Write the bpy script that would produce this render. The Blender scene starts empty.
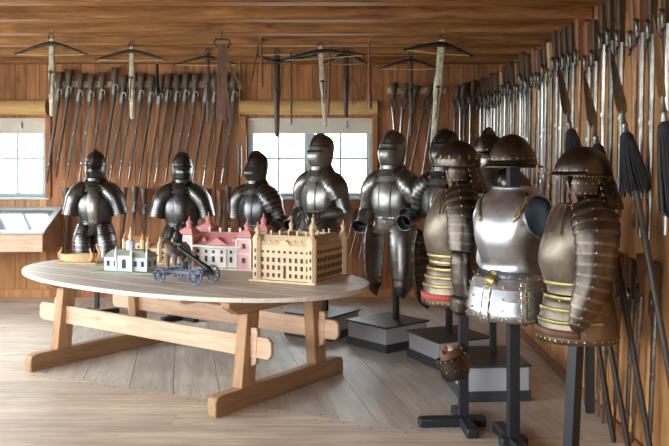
import bpy, bmesh, math, random
from math import sin, cos, pi, radians as R, exp, sqrt, atan2
from mathutils import Vector, Matrix, Euler

rnd = random.Random(7)
scene = bpy.context.scene
col = scene.collection

# ------------------------------------------------------------------ materials
def new_mat(name):
    m = bpy.data.materials.new(name); m.use_nodes = True
    nt = m.node_tree
    for n in list(nt.nodes): nt.nodes.remove(n)
    out = nt.nodes.new('ShaderNodeOutputMaterial')
    b = nt.nodes.new('ShaderNodeBsdfPrincipled')
    nt.links.new(b.outputs[0], out.inputs[0])
    return m, nt, b

def ramp(nt, stops):
    r = nt.nodes.new('ShaderNodeValToRGB')
    cr = r.color_ramp
    while len(cr.elements) < len(stops): cr.elements.new(0.5)
    for e, (p, c) in zip(cr.elements, stops):
        e.position = p; e.color = (*c, 1)
    return r

def noise(nt, vec, scale, detail=4, rough=.6, dist=0):
    n = nt.nodes.new('ShaderNodeTexNoise')
    n.inputs['Scale'].default_value = scale; n.inputs['Detail'].default_value = detail
    n.inputs['Roughness'].default_value = rough; n.inputs['Distortion'].default_value = dist
    nt.links.new(vec, n.inputs['Vector'])
    return n

def math_node(nt, op, a, b=None):
    n = nt.nodes.new('ShaderNodeMath'); n.operation = op
    for i, v in enumerate((a, b)):
        if v is None: continue
        if isinstance(v, (int, float)): n.inputs[i].default_value = v
        else: nt.links.new(v, n.inputs[i])
    return n.outputs[0]

def wood(name, dark, light, axis='z', scale=3.0, rough=.6, vary=.35, rot=0, stretch=14, knots=.5, spec=.3, bump=.15):
    m, nt, b = new_mat(name)
    tc = nt.nodes.new('ShaderNodeTexCoord')
    geo = nt.nodes.new('ShaderNodeNewGeometry')
    off = nt.nodes.new('ShaderNodeVectorMath'); off.operation = 'SCALE'
    comb = nt.nodes.new('ShaderNodeCombineXYZ')
    r = geo.outputs['Random Per Island']
    for i, k in enumerate((17.3, 31.7, 23.1)):
        nt.links.new(math_node(nt, 'MULTIPLY', r, k), comb.inputs[i])
    add = nt.nodes.new('ShaderNodeVectorMath'); add.operation = 'ADD'
    nt.links.new(tc.outputs['Object'], add.inputs[0]); 
    mp = nt.nodes.new('ShaderNodeMapping')
    mp.inputs['Rotation'].default_value = (0, 0, rot)
    mp2 = nt.nodes.new('ShaderNodeMapping')
    sc = {'x': (1, stretch, stretch), 'y': (stretch, 1, stretch), 'z': (stretch, stretch, 1)}[axis]
    mp2.inputs['Scale'].default_value = sc
    nt.links.new(tc.outputs['Object'], mp.inputs['Vector'])
    nt.links.new(mp.outputs[0], add.inputs[0]); nt.links.new(comb.outputs[0], add.inputs[1])
    nt.links.new(add.outputs[0], mp2.inputs['Vector'])
    n1 = noise(nt, mp2.outputs[0], scale, 6, .65, .6)
    n2 = noise(nt, add.outputs[0], 2.2, 3, .6)
    cr = ramp(nt, [(.28, dark), (.5, tuple((d + l) / 2 for d, l in zip(dark, light))), (.72, light)])
    nt.links.new(n1.outputs[0], cr.inputs[0])
    # plank to plank variation and soft blotches
    hv = nt.nodes.new('ShaderNodeHueSaturation')
    v = math_node(nt, 'ADD', math_node(nt, 'MULTIPLY', r, vary), 1 - vary / 2)
    v = math_node(nt, 'MULTIPLY', v, math_node(nt, 'ADD', math_node(nt, 'MULTIPLY', n2.outputs[0], .5), .75))
    nt.links.new(v, hv.inputs['Value']); nt.links.new(cr.outputs[0], hv.inputs['Color'])
    last = hv.outputs[0]
    if knots > 0:
        mk = nt.nodes.new('ShaderNodeMapping')
        ks = {'x': (.45, 1, 1), 'y': (1, .45, 1), 'z': (1, 1, .45)}[axis]
        mk.inputs['Scale'].default_value = ks
        nt.links.new(add.outputs[0], mk.inputs['Vector'])
        vo = nt.nodes.new('ShaderNodeTexVoronoi'); vo.inputs['Scale'].default_value = 4.0
        nt.links.new(mk.outputs[0], vo.inputs['Vector'])
        kr = ramp(nt, [(.03, (1, 1, 1)), (.11, (0, 0, 0))])
        nt.links.new(vo.outputs['Distance'], kr.inputs[0])
        mx = nt.nodes.new('ShaderNodeMixRGB'); mx.blend_type = 'MULTIPLY'
        mx.inputs[2].default_value = (.35, .25, .2, 1)
        nt.links.new(math_node(nt, 'MULTIPLY', kr.outputs[0], knots), mx.inputs[0])
        nt.links.new(last, mx.inputs[1]); last = mx.outputs[0]
    nt.links.new(last, b.inputs['Base Color'])
    b.inputs['Roughness'].default_value = rough
    b.inputs['Specular IOR Level'].default_value = spec
    bp = nt.nodes.new('ShaderNodeBump'); bp.inputs['Strength'].default_value = bump; bp.inputs['Distance'].default_value = .01
    nt.links.new(n1.outputs[0], bp.inputs['Height']); nt.links.new(bp.outputs[0], b.inputs['Normal'])
    return m

def metal(name, c1, c2, rough=.35, scale=9, rough_var=.15, bump=.08, metallic=1.0, rust=None, rust_amt=.5):
    m, nt, b = new_mat(name)
    tc = nt.nodes.new('ShaderNodeTexCoord')
    n1 = noise(nt, tc.outputs['Object'], scale, 6, .65)
    cr = ramp(nt, [(.35, c1), (.65, c2)])
    nt.links.new(n1.outputs[0], cr.inputs[0])
    last = cr.outputs[0]
    b.inputs['Metallic'].default_value = metallic
    if rust:
        n3 = noise(nt, tc.outputs['Object'], 16, 8, .75, .5)
        rr = ramp(nt, [(.5, (0, 0, 0)), (.68, (1, 1, 1))])
        nt.links.new(n3.outputs[0], rr.inputs[0])
        mx = nt.nodes.new('ShaderNodeMixRGB'); mx.inputs[2].default_value = (*rust, 1)
        nt.links.new(math_node(nt, 'MULTIPLY', rr.outputs[0], rust_amt), mx.inputs[0])
        nt.links.new(last, mx.inputs[1]); last = mx.outputs[0]
    nt.links.new(last, b.inputs['Base Color'])
    n2 = noise(nt, tc.outputs['Object'], scale * 4, 4, .6)
    nt.links.new(math_node(nt, 'ADD', math_node(nt, 'MULTIPLY', n2.outputs[0], rough_var), rough - rough_var / 2), b.inputs['Roughness'])
    bp = nt.nodes.new('ShaderNodeBump'); bp.inputs['Strength'].default_value = bump; bp.inputs['Distance'].default_value = .02
    nt.links.new(n1.outputs[0], bp.inputs['Height']); nt.links.new(bp.outputs[0], b.inputs['Normal'])
    return m

def paint(name, c, rough=.6, vary=.12, scale=6, spec=.4):
    m, nt, b = new_mat(name)
    tc = nt.nodes.new('ShaderNodeTexCoord')
    n1 = noise(nt, tc.outputs['Object'], scale, 5, .6)
    cr = ramp(nt, [(.3, tuple(x * (1 - vary) for x in c)), (.7, tuple(min(1, x * (1 + vary)) for x in c))])
    nt.links.new(n1.outputs[0], cr.inputs[0]); nt.links.new(cr.outputs[0], b.inputs['Base Color'])
    b.inputs['Roughness'].default_value = rough; b.inputs['Specular IOR Level'].default_value = spec
    return m

M = {}
M['beam'] = wood('beam_wood', (.11, .040, .013), (.46, .20, .068), 'x', 2.4, .55, .45, spec=.28, knots=.8, stretch=9)
M['ceil'] = wood('ceiling_wood', (.14, .06, .025), (.30, .145, .06), 'x', 2.2, .6, .3)
M['wall'] = wood('wall_wood', (.19, .066, .025), (.48, .205, .088), 'z', 2.2, .6, .45, knots=.7, stretch=9)
M['pine'] = wood('pine_wood', (.38, .165, .058), (.66, .345, .14), 'z', 2.0, .5, .35, knots=.7, stretch=9)
M['log'] = wood('log_wood', (.52, .29, .11), (.72, .45, .2), 'x', 2.4, .5, .2, knots=.3)
M['floor_front'] = wood('floor_wood_front', (.44, .34, .26), (.78, .67, .56), 'x', 1.6, .5, .24, knots=.55, spec=.4, stretch=11)
M['floor_back'] = wood('floor_wood_back', (.41, .365, .325), (.68, .62, .56), 'x', 1.6, .45, .3, rot=R(-102), knots=.45, spec=.45, stretch=11)
M['under'] = paint('dark_gap', (.03, .02, .015), .9)
M['table_top'] = wood('table_top_wood', (.56, .49, .42), (.84, .78, .70), 'x', 1.8, .5, .2, knots=.5)
M['table_leg'] = wood('table_leg_wood', (.28, .145, .075), (.50, .30, .165), 'z', 2.4, .5, .35)
M['table_rail'] = wood('table_rail_wood', (.46, .285, .19), (.70, .49, .355), 'x', 2.0, .5, .3)
M['table_foot'] = wood('table_foot_wood', (.27, .15, .08), (.46, .29, .16), 'y', 2.0, .5, .3)
M['steel'] = metal('bright_steel', (.50, .54, .60), (.70, .75, .82), .36, 6, .16, .06, rust=(.28, .2, .13), rust_amt=.25)
M['steel_grey'] = metal('grey_steel', (.20, .198, .195), (.35, .345, .337), .38, 7, .16, .06, rust=(.14, .1, .07), rust_amt=.5)
M['steel_black'] = metal('blackened_steel', (.075, .075, .08), (.165, .165, .17), .36, 7, .16, .08, rust=(.08, .055, .04), rust_amt=.5)
M['steel_brown'] = metal('browned_steel', (.075, .064, .058), (.165, .145, .13), .38, 7, .16, .08, rust=(.10, .055, .03), rust_amt=.6)
M['steel_tan'] = metal('tan_steel', (.13, .11, .09), (.28, .24, .195), .46, 7, .16, .08, rust=(.22, .13, .07), rust_amt=.6)
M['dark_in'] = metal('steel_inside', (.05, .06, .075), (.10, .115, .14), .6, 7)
M['brass'] = metal('brass', (.48, .35, .14), (.70, .54, .27), .4, 12)
M['old_brass'] = metal('old_brass', (.36, .29, .12), (.56, .47, .22), .42, 20)
M['barrel'] = metal('barrel_steel', (.18, .17, .165), (.38, .37, .36), .38, 12, rust=(.15, .1, .07), rust_amt=.4)
M['barrel_bright'] = metal('barrel_bright_steel', (.40, .40, .40), (.62, .615, .61), .38, 12)
M['barrel_dark'] = metal('barrel_dark_steel', (.07, .065, .065), (.17, .16, .155), .35, 12)
M['barrel_brown'] = metal('barrel_brown_steel', (.17, .09, .05), (.32, .18, .1), .42, 12, metallic=.8)
M['lip_glint_and_blade'] = metal('lip_glint_and_blade_steel', (.19, .188, .185), (.32, .315, .31), .4, 20)  # worn lame lips, paler to paint in their edge highlights; same steel for blades
M['lock'] = metal('lock_steel', (.09, .086, .082), (.26, .25, .24), .42, 20)
M['iron'] = metal('black_iron', (.03, .03, .03), (.08, .078, .075), .45, 12, metallic=.9)
M['stock_dark'] = wood('stock_dark_walnut', (.028, .014, .008), (.075, .036, .02), 'z', 4, .4, .2, knots=0, spec=.5)
M['stock_red'] = wood('stock_red_brown', (.12, .045, .022), (.24, .10, .05), 'z', 4, .4, .2, knots=0, spec=.5)
M['stock_tan'] = wood('stock_tan', (.32, .18, .08), (.50, .31, .16), 'z', 4, .45, .2, knots=0, spec=.5)
M['bone'] = wood('bone_inlay', (.20, .16, .11), (.78, .73, .62), 'z', 14, .5, .1, knots=.9, stretch=2.2)
M['cord'] = paint('hemp_cord', (.48, .36, .2), .8)
M['leather'] = paint('brown_leather', (.12, .055, .03), .55, .35, 14)
M['leather_fray'] = paint('frayed_leather', (.25, .10, .06), .75, .35, 30)
M['leather_red'] = paint('red_leather', (.42, .07, .05), .6, .2)
M['cloth'] = paint('pale_lining', (.72, .55, .48), .85)
M['black'] = paint('black_paint', (.022, .025, .03), .45, .2)
M['slate'] = paint('black_board', (.045, .05, .058), .35, .2, spec=.5)
M['grey_paint'] = paint('grey_paint', (.42, .44, .48), .5, .06, 3)
M['frame'] = paint('window_frame_paint', (.33, .42, .44), .45, .05)
M['sill_grey'] = paint('sill_paint', (.5, .53, .53), .4, .05)
M['blind'] = paint('blind_board', (.62, .56, .50), .6, .05)
M['tag'] = paint('rack_board', (.55, .45, .32), .7, .4, 25)
M['fringe'] = paint('black_fringe', (.014, .014, .017), .7, .3)
M['pole'] = wood('pole_wood', (.025, .02, .018), (.06, .048, .04), 'z', 4, .45, .1, knots=0)
M['castle'] = paint('pale_model_wood', (.76, .57, .36), .6, .08)
M['castle_tan'] = paint('tan_model_wood', (.5, .33, .16), .6, .1)
M['castle_roof'] = paint('pale_model_roof', (.68, .51, .33), .6, .1)
M['pink'] = paint('pink_model_wall', (.80, .46, .44), .6, .06)
M['pink_roof'] = paint('pink_model_roof', (.66, .27, .26), .6, .1)
M['white'] = paint('white_model_paint', (.82, .79, .76), .55, .04)
M['blue_white'] = paint('pale_blue_model_wall', (.66, .71, .80), .55, .05)
M['green_roof'] = paint('grey_green_roof', (.34, .38, .32), .6, .1)
M['lawn'] = paint('model_lawn', (.30, .38, .22), .8, .2, 30)
M['orange_roof'] = paint('orange_model_roof', (.62, .27, .13), .6, .1)
M['win'] = paint('model_window_dark', (.035, .025, .02), .3, .1)
M['blue'] = paint('blue_grey_paint', (.12, .15, .215), .45, .15)
M['hide'] = paint('grey_brown_hide', (.19, .16, .145), .6, .3, 20)
M['straw'] = paint('carved_wood', (.62, .42, .22), .6, .25, 40)
M['carved'] = paint('carved_orange_wood', (.68, .36, .16), .55, .1)
M['cloth_pale'] = paint('pale_cloth', (.62, .66, .5), .8)

def glass_mat():
    m = bpy.data.materials.new('window_glass'); m.use_nodes = True
    nt = m.node_tree
    for n in list(nt.nodes): nt.nodes.remove(n)
    out = nt.nodes.new('ShaderNodeOutputMaterial')
    t = nt.nodes.new('ShaderNodeBsdfTransparent'); t.inputs[0].default_value = (.97, .99, .985, 1)
    g = nt.nodes.new('ShaderNodeBsdfGlossy'); g.inputs['Roughness'].default_value = .02
    mx = nt.nodes.new('ShaderNodeMixShader'); mx.inputs[0].default_value = .05
    nt.links.new(t.outputs[0], mx.inputs[1]); nt.links.new(g.outputs[0], mx.inputs[2]); nt.links.new(mx.outputs[0], out.inputs[0])
    return m
M['glass'] = glass_mat()
m_, nt_, b_ = new_mat('case_glass')
b_.inputs['Base Color'].default_value = (.20, .23, .25, 1); b_.inputs['Roughness'].default_value = .08
b_.inputs['Specular IOR Level'].default_value = .8
M['case_glass'] = m_

# ------------------------------------------------------------------ mesh builder
class MB:
    def __init__(s): s.v = []; s.f = []; s.m = []; s.s = []
    def add(s, vs, fs, mi=0, X=None, smooth=True):
        o = len(s.v)
        s.v += [tuple(X @ Vector(v)) if X is not None else tuple(v) for v in vs]
        for f in fs:
            s.f.append(tuple(i + o for i in f)); s.m.append(mi); s.s.append(smooth)
        return s
    def box(s, c, d, mi=0, X=None):
        x, y, z = c; a, b, e = (k / 2 for k in d)
        vs = [(x + i * a, y + j * b, z + k * e) for k in (-1, 1) for j in (-1, 1) for i in (-1, 1)]
        return s.add(vs, [(0, 2, 3, 1), (4, 5, 7, 6), (0, 1, 5, 4), (2, 6, 7, 3), (0, 4, 6, 2), (1, 3, 7, 5)], mi, X, False)
    def loft(s, rings, mi=0, X=None, cap=(True, True), closed=True, smooth=True):
        n = len(rings[0]); vs = [p for r in rings for p in r]; fs = []
        for i in range(len(rings) - 1):
            for j in range(n if closed else n - 1):
                k = (j + 1) % n
                fs.append((i * n + j, i * n + k, (i + 1) * n + k, (i + 1) * n + j))
        if cap[0] and closed: fs.append(tuple(reversed(range(n))))
        if cap[1] and closed: fs.append(tuple(range((len(rings) - 1) * n, len(rings) * n)))
        return s.add(vs, fs, mi, X, smooth)
    def tube(s, pts, rad, n=8, mi=0, X=None, cap=True):
        pts = [Vector(p) for p in pts]
        if not isinstance(rad, (list, tuple)): rad = [rad] * len(pts)
        rings = []; ref = None
        for i, p in enumerate(pts):
            t = (pts[min(i + 1, len(pts) - 1)] - pts[max(i - 1, 0)]).normalized()
            if ref is None: ref = Vector((0, 0, 1)) if abs(t.z) < .9 else Vector((0, 1, 0))
            a = (ref - t * ref.dot(t)).normalized(); b = t.cross(a); ref = a
            rings.append([p + (a * cos(2 * pi * k / n) + b * sin(2 * pi * k / n)) * rad[i] for k in range(n)])
        return s.loft(rings, mi, X, (cap, cap))
    def lathe(s, prof, n=20, mi=0, X=None, sx=1, sy=1, cap=(True, True)):
        return s.loft([[(r * cos(2 * pi * k / n) * sx, r * sin(2 * pi * k / n) * sy, z) for k in range(n)] for r, z in prof], mi, X, cap)
    def ball(s, c, r, n=10, mi=0, X=None):
        c = Vector(c); rr = r if isinstance(r, (tuple, list)) else (r, r, r)
        m = max(4, n // 2)
        rings = [[(c.x + rr[0] * sin(pi * (i + .02) / (m + .04)) * cos(2 * pi * k / n), c.y + rr[1] * sin(pi * (i + .02) / (m + .04)) * sin(2 * pi * k / n), c.z - rr[2] * cos(pi * (i + .02) / (m + .04))) for k in range(n)] for i in range(m + 1)]
        return s.loft(rings, mi, X)
    def prism(s, poly, h0, h1, mi=0, X=None, plane='xy'):
        def P(a, b, h): return {'xy': (a, b, h), 'xz': (a, h, b), 'yz': (h, a, b)}[plane]
        n = len(poly)
        vs = [P(a, b, h0) for a, b in poly] + [P(a, b, h1) for a, b in poly]
        fs = [tuple(reversed(range(n))), tuple(range(n, 2 * n))] + [(i, (i + 1) % n, n + (i + 1) % n, n + i) for i in range(n)]
        return s.add(vs, fs, mi, X, False)
    def rivets(s, pts, r=.005, mi=1, X=None):
        for p, nrm in pts:
            nrm = Vector(nrm).normalized(); q = nrm.to_track_quat('Z', 'Y').to_matrix().to_4x4()
            T = Matrix.Translation(Vector(p)) @ q
            if X is not None: T = X @ T
            s.lathe([(r, -.001), (r * .8, r * .45), (r * .25, r * .75)], 6, mi, T, cap=(False, True))
        return s
    def build(s, name, mats, parent=None, solid=None, bevel=None, sharp=35, loc=None, sub=0):
        me = bpy.data.meshes.new(name)
        me.from_pydata(s.v, [], s.f)
        mats = mats if isinstance(mats, (list, tuple)) else [mats]
        for k in mats: me.materials.append(M[k])
        me.polygons.foreach_set('material_index', s.m)
        me.polygons.foreach_set('use_smooth', s.s)
        bm = bmesh.new(); bm.from_mesh(me); bmesh.ops.recalc_face_normals(bm, faces=bm.faces); bm.to_mesh(me); bm.free()
        me.set_sharp_from_angle(angle=R(sharp))
        o = bpy.data.objects.new(name, me); col.objects.link(o)
        if parent is not None: o.parent = parent
        if loc: o.location = loc
        if sub:
            k = o.modifiers.new('smooth', 'SUBSURF'); k.levels = sub; k.render_levels = sub
        if solid:
            k = o.modifiers.new('thickness', 'SOLIDIFY'); k.thickness = solid; k.offset = -1
        if bevel:
            k = o.modifiers.new('bevel', 'BEVEL'); k.width = bevel; k.segments = 2; k.limit_method = 'ANGLE'
        return o

def bake(o):
    """apply the modifiers of o to its own mesh"""
    dg = bpy.context.evaluated_depsgraph_get()
    me = bpy.data.meshes.new_from_object(o.evaluated_get(dg))
    o.modifiers.clear(); o.data = me
    return o

def cut(o, mb):
    """carve the shape in mb out of o"""
    c = mb.build('cutter', 'iron', o.parent)
    k = o.modifiers.new('cut', 'BOOLEAN'); k.object = c; k.operation = 'DIFFERENCE'; k.solver = 'EXACT'
    bpy.context.view_layer.update()
    bake(o)
    bpy.data.objects.remove(c, do_unlink=True)
    return o

def empty(name, loc=(0, 0, 0), rot=(0, 0, 0), scale=1):
    o = bpy.data.objects.new(name, None); col.objects.link(o)
    o.location = loc; o.rotation_euler = rot; o.scale = (scale,) * 3
    o.empty_display_size = .1
    return o
def tag(o, label, cat, group=None):
    o['label'] = label; o['category'] = cat
    if group: o['group'] = group
    return o
def struct(o):
    o['kind'] = 'structure'; return o
def thing(name, label, cat, loc=(0, 0, 0), rot=(0, 0, 0), group=None, scale=1):
    return tag(empty(name, loc, rot, scale), label, cat, group)
def copy_tree(o, parent=None):
    c = o.copy(); col.objects.link(c)
    if parent is not None: c.parent = parent
    for ch in list(o.children): copy_tree(ch, c)
    return c
ORD = ['first', 'second', 'third', 'fourth', 'fifth', 'sixth', 'seventh', 'eighth', 'ninth', 'tenth', 'eleventh', 'twelfth', 'thirteenth', 'fourteenth', 'fifteenth', 'sixteenth', 'seventeenth', 'eighteenth', 'nineteenth', 'twentieth']
def nth(i):
    if i < 20: return ORD[i]
    t, u = divmod(i + 1, 10)
    T = {2: 'twenty', 3: 'thirty', 4: 'forty', 5: 'fifty'}[t]
    return (T[:-1] + 'ieth') if u == 0 else T + '-' + ORD[u - 1]

# pixel helpers: the eye is at (0,0,1.6), the view runs along +Y
F, CX, CY, EYE = 800.0, 353.0, 167.0, 1.6
def at(px, py, Y): return Vector(((px - CX) * Y / F, Y, EYE - (py - CY) * Y / F))

# ------------------------------------------------------------------ camera
cam = bpy.data.cameras.new('camera'); co = bpy.data.objects.new('camera', cam); col.objects.link(co)
co.location = (0, 0, EYE); co.rotation_euler = (R(90), 0, 0)
cam.sensor_width = 36; cam.lens = 36 * F / 669
cam.shift_x = -(CX - 334.5) / 669; cam.shift_y = -(223 - CY) / 669
cam.clip_start = .05; cam.clip_end = 200
scene.camera = co

# ------------------------------------------------------------------ room
XL, XR, YB, YF, ZB, ZC = -5.6, 1.6, 9.85, -3.4, 2.86, 3.06
XR2 = 2.06
WINS = [(-5.30, -3.77, 1.23, 2.18), (-1.31, .235, 1.23, 2.18)]

# floor ------------------------------------------------
def clip(poly, a, b, c):      # keep a*x+b*y >= c
    out = []
    for i in range(len(poly)):
        p, q = poly[i], poly[(i + 1) % len(poly)]
        dp, dq = a * p[0] + b * p[1] - c, a * q[0] + b * q[1] - c
        if dp >= 0: out.append(p)
        if dp * dq < 0:
            t = dp / (dp - dq); out.append((p[0] + t * (q[0] - p[0]), p[1] + t * (q[1] - p[1])))
    return out
def boards(mb, ang, width, regions, mi, seed, maxlen=None):
    r = random.Random(seed)
    d = (cos(ang), sin(ang)); n = (-sin(ang), cos(ang))
    t = -16.0
    while t < 16:
        w = width * r.uniform(.85, 1.2); t0, t1 = t + .002, t + w - .002; t += w
        breaks = [-20]
        x = -20 + r.uniform(0, 4)
        while x < 20 and maxlen: breaks.append(x); x += r.uniform(.7, 1.1) * maxlen
        breaks.append(20)
        for l0, l1 in zip(breaks, breaks[1:]):
            base = [(d[0] * l + n[0] * s_, d[1] * l + n[1] * s_) for l, s_ in ((l0 + .001, t0), (l1 - .001, t0), (l1 - .001, t1), (l0 + .001, t1))]
            for reg in regions:
                p = base
                for hp in reg:
                    p = clip(p, *hp)
                    if len(p) < 3: break
                if len(p) >= 3: mb.prism(p, -.03, 0, mi)
room = [(1, 0, XL), (-1, 0, -XR2), (0, 1, YF), (0, -1, -YB)]
p0, p1 = (-2.52, 6.24), (.41, 4.82)
dx, dy = p1[0] - p0[0], p1[1] - p0[1]; L = sqrt(dx * dx + dy * dy)
nd = (-dy / L, dx / L); cd = nd[0] * p0[0] + nd[1] * p0[1]
ld = (cos(R(102)), sin(R(102))); nl = (ld[1], -ld[0]); cl = nl[0] * p0[0] + nl[1] * p0[1]
neg = lambda h: tuple(-k for k in h)
hd, hl, hy = (nd[0], nd[1], cd), (nl[0], nl[1], cl), (0, 1, 4.82)
mb = MB()
boards(mb, R(102), .30, [room + [hd, hl, hy]], 1, 3)
boards(mb, 0, .26, [room + [neg(hy)], room + [hy, neg(hd)], room + [hy, hd, neg(hl)]], 0, 5, 4.5)
mb.box(((XL + XR2) / 2, (YF + YB) / 2, -.06), (XR2 - XL + .4, YB - YF + .4, .05), 2)
rn = random.Random(11)      # dark nail heads along the seam
for k in range(34):
    t = k / 33; x = p0[0] + dx * t; y = p0[1] + dy * t
    for s_ in (-1, 1):
        if rn.random() < .8:
            mb.lathe([(.007, .0), (.005, .0012)], 6, 2, Matrix.Translation((x + nd[0] * .05 * s_ + rn.uniform(-.02, .02), y + nd[1] * .05 * s_, 0)))
floor = struct(mb.build('floor', ['floor_front', 'floor_back', 'under']))

# ceiling and beams --------------------------------------
mb = MB(); y = YF
while y < YB:
    w = rnd.uniform(.16, .24); y1 = min(y + w, YB)
    mb.box(((XL + XR2) / 2, (y + y1) / 2, ZC + .03), (XR2 - XL, y1 - y - .004, .06)); y = y1
struct(mb.build('ceiling', ['ceil']))
BEAMS = []
y = 9.77
i = 1
while y > YF + .1:
    BEAMS.append(y)
    mb = MB(); mb.box(((XL + XR2) / 2, y, (ZB + ZC) / 2), (XR2 - XL - .01, .16, ZC - ZB - .002))
    o = mb.build('trim_%d' % i, ['beam'], bevel=.014); struct(o); o.name = 'ceiling_beam_%d' % i
    i += 1; y -= .715

# walls ------------------------------------------------------
def plank_wall(name, a0, a1, z0, z1, holes, place, mats, zones, depth=.035, wmin=.13, wmax=.2, seed=1):
    """vertical planks between a0 and a1; place(a,d,z) maps along/depth/height; holes (a0,a1,z0,z1)"""
    r = random.Random(seed); mb = MB(); a = a0
    edges = sorted({h[0] for h in holes} | {h[1] for h in holes} | {zz for q in zones for zz in q[:2]} | {a1})
    while a < a1 - 1e-4:
        b = a + r.uniform(wmin, wmax)
        for e in edges:
            if a + 1e-4 < e < b + .04: b = e; break
        mid = (a + b) / 2
        spans = [(z0, z1)]
        for h in holes:
            if h[0] < mid < h[1]:
                spans = [q for s0, s1 in spans for q in ((s0, min(s1, h[2])), (max(s0, h[3]), s1)) if q[1] - q[0] > .01]
        for s0, s1 in spans:
            mi = 0; extra = 0
            for q in zones:
                if q[0] < mid < q[1] and s0 < q[2] - .01: mi, extra = q[3], q[4]
            d = depth + extra + r.uniform(-.003, .003)
            pts = [place(x, y_, z) for z in (s0, s1) for y_ in (0, d) for x in (a + .0028, b - .0028)]
            mb.add(pts, [(0, 2, 3, 1), (4, 5, 7, 6), (0, 1, 5, 4), (2, 6, 7, 3), (0, 4, 6, 2), (1, 3, 7, 5)], mi, None, False)
        a = b
    return struct(mb.build(name, mats))
# back wall: zone between the windows stands a little proud, pine boards below the windows
plank_wall('wall_back', XL, XR2, 0, ZC, WINS, lambda a, d, z: (a, YB + .035 - d, z), ['wall', 'pine'],
           [(XL, -3.77, 1.3, 1, 0), (-3.72, -1.40, 5, 0, .03)], seed=4)
mb = MB()      # solid backing behind the planks, with deep window openings
for x0, x1, z0, z1 in [(XL - .2, WINS[0][0], 0, ZC), (WINS[0][1], WINS[1][0], 0, ZC), (WINS[1][1], XR2 + .2, 0, ZC),
                       (WINS[0][0], WINS[0][1], 0, WINS[0][2]), (WINS[0][0], WINS[0][1], WINS[0][3], ZC),
                       (WINS[1][0], WINS[1][1], 0, WINS[1][2]), (WINS[1][0], WINS[1][1], WINS[1][3], ZC)]:
    mb.box(((x0 + x1) / 2, YB + .035 + .09, (z0 + z1) / 2), (x1 - x0, .18, z1 - z0))
o = mb.build('wall_back_backing', ['wall']); struct(o)
# right wall: boarded dado wall with a ledge, the roof space opens behind its top
plank_wall('wall_right', YF, YB - .04, 0, 2.5, [], lambda a, d, z: (XR + .035 - d, a, z), ['pine'], [], seed=9, wmin=.17, wmax=.25)
mb = MB(); mb.box((XR + .06, (YF + YB) / 2, 1.245), (.05, YB - YF, 2.49)); mb.box((XR + .25, (YF + YB) / 2, 2.49), (.5, YB - YF - .1, .04))
struct(mb.build('wall_right_backing', ['wall']))
plank_wall('wall_right_upper', YF, YB, 2.51, ZC, [], lambda a, d, z: (XR2 + .035 - d, a, z), ['wall'], [], seed=10)
mb = MB(); mb.box((XR2 + .1, (YF + YB) / 2, ZC / 2), (.1, YB - YF + .4, ZC + .1)); struct(mb.build('wall_right_outer', ['wall']))
# left and front walls (behind and beside the viewer) with tall windows
LW = [(-2.4, .2, .9, 2.5), (1.4, 4.0, .9, 2.5), (5.2, 7.8, .9, 2.5)]
FWIN = [(-4.6, -2.2, .9, 2.5)]
plank_wall('wall_left', YF, YB, 0, ZC, LW, lambda a, d, z: (XL - .035 + d, a, z), ['wall'], [], seed=12)
plank_wall('wall_front', XL, XR2, 0, ZC, FWIN, lambda a, d, z: (a, YF - .035 + d, z), ['wall'], [], seed=13)
def backing(name, holes, a0, a1, place):
    mb = MB(); xs = sorted([a0, a1] + [k for h in holes for k in h[:2]])
    for p, q in zip(xs, xs[1:]):
        hs = [h for h in holes if h[0] < (p + q) / 2 < h[1]]
        for z0, z1 in ([(0, ZC)] if not hs else [(0, hs[0][2]), (hs[0][3], ZC)]):
            pts = [place(x, d, z) for z in (z0, z1) for d in (.04, .2) for x in (p, q)]
            mb.add(pts, [(0, 2, 3, 1), (4, 5, 7, 6), (0, 1, 5, 4), (2, 6, 7, 3), (0, 4, 6, 2), (1, 3, 7, 5)], 0, None, False)
    return struct(mb.build(name, ['wall']))
backing('wall_left_backing', LW, YF - .2, YB + .2, lambda a, d, z: (XL - d, a, z))
backing('wall_front_backing', FWIN, XL - .2, XR2 + .2, lambda a, d, z: (a, YF - d, z))
mb = MB(); mb.box(((XL + XR2) / 2, (YF + YB) / 2, ZC + .1), (XR2 - XL + .4, YB - YF + .4, .06)); struct(mb.build('roof', ['wall']))

# window joinery -------------------------------------------
def portal(loc, rot, sx, sy):
    l = bpy.data.lights.new('window_daylight', 'AREA'); l.shape = 'RECTANGLE'; l.size = sx; l.size_y = sy
    l.cycles.is_portal = True
    o = bpy.data.objects.new('window_daylight', l); col.objects.link(o); o.location = loc; o.rotation_euler = rot
def window(idx, w, h, X, cols=4, mull=True):
    """a window in its own frame: x along, y outward, z up from the sill"""
    root = struct(empty('window_%d' % idx)); root.matrix_world = X
    t = .05
    mb = MB()
    mb.box((t / 2, 0, h / 2), (t, .07, h)); mb.box((w - t / 2, 0, h / 2), (t, .07, h))
    mb.box((w / 2, 0, t / 2), (w - 2 * t, .07, t)); mb.box((w / 2, 0, h - t / 2), (w - 2 * t, .07, t))
    mb.box((w / 2, -.012, h / 2), (.085, .06, h - 2 * t))
    mb.build('window_frame', ['frame'], root, bevel=.006)
    mb = MB(); half = (w - 2 * t - .085) / 2
    for x0 in (t, w / 2 + .0425):
        mb.box((x0 + half / 2, 0, h / 2), (.026, .035, h - 2 * t))
        mb.box((x0 + half / 2, 0.001, h * .5), (half, .033, .024))
        for a, b in ((x0 + .012, .024), (x0 + half - .012, .024)): mb.box((a, .001, h / 2), (b, .045, h - 2 * t))
    mb.build('glazing_bars', ['frame'], root)
    mb = MB(); mb.box((w / 2, .005, h / 2), (w - 2 * t + .01, .005, h - 2 * t + .01)); mb.build('glass_pane', ['glass'], root)
    return root
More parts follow.
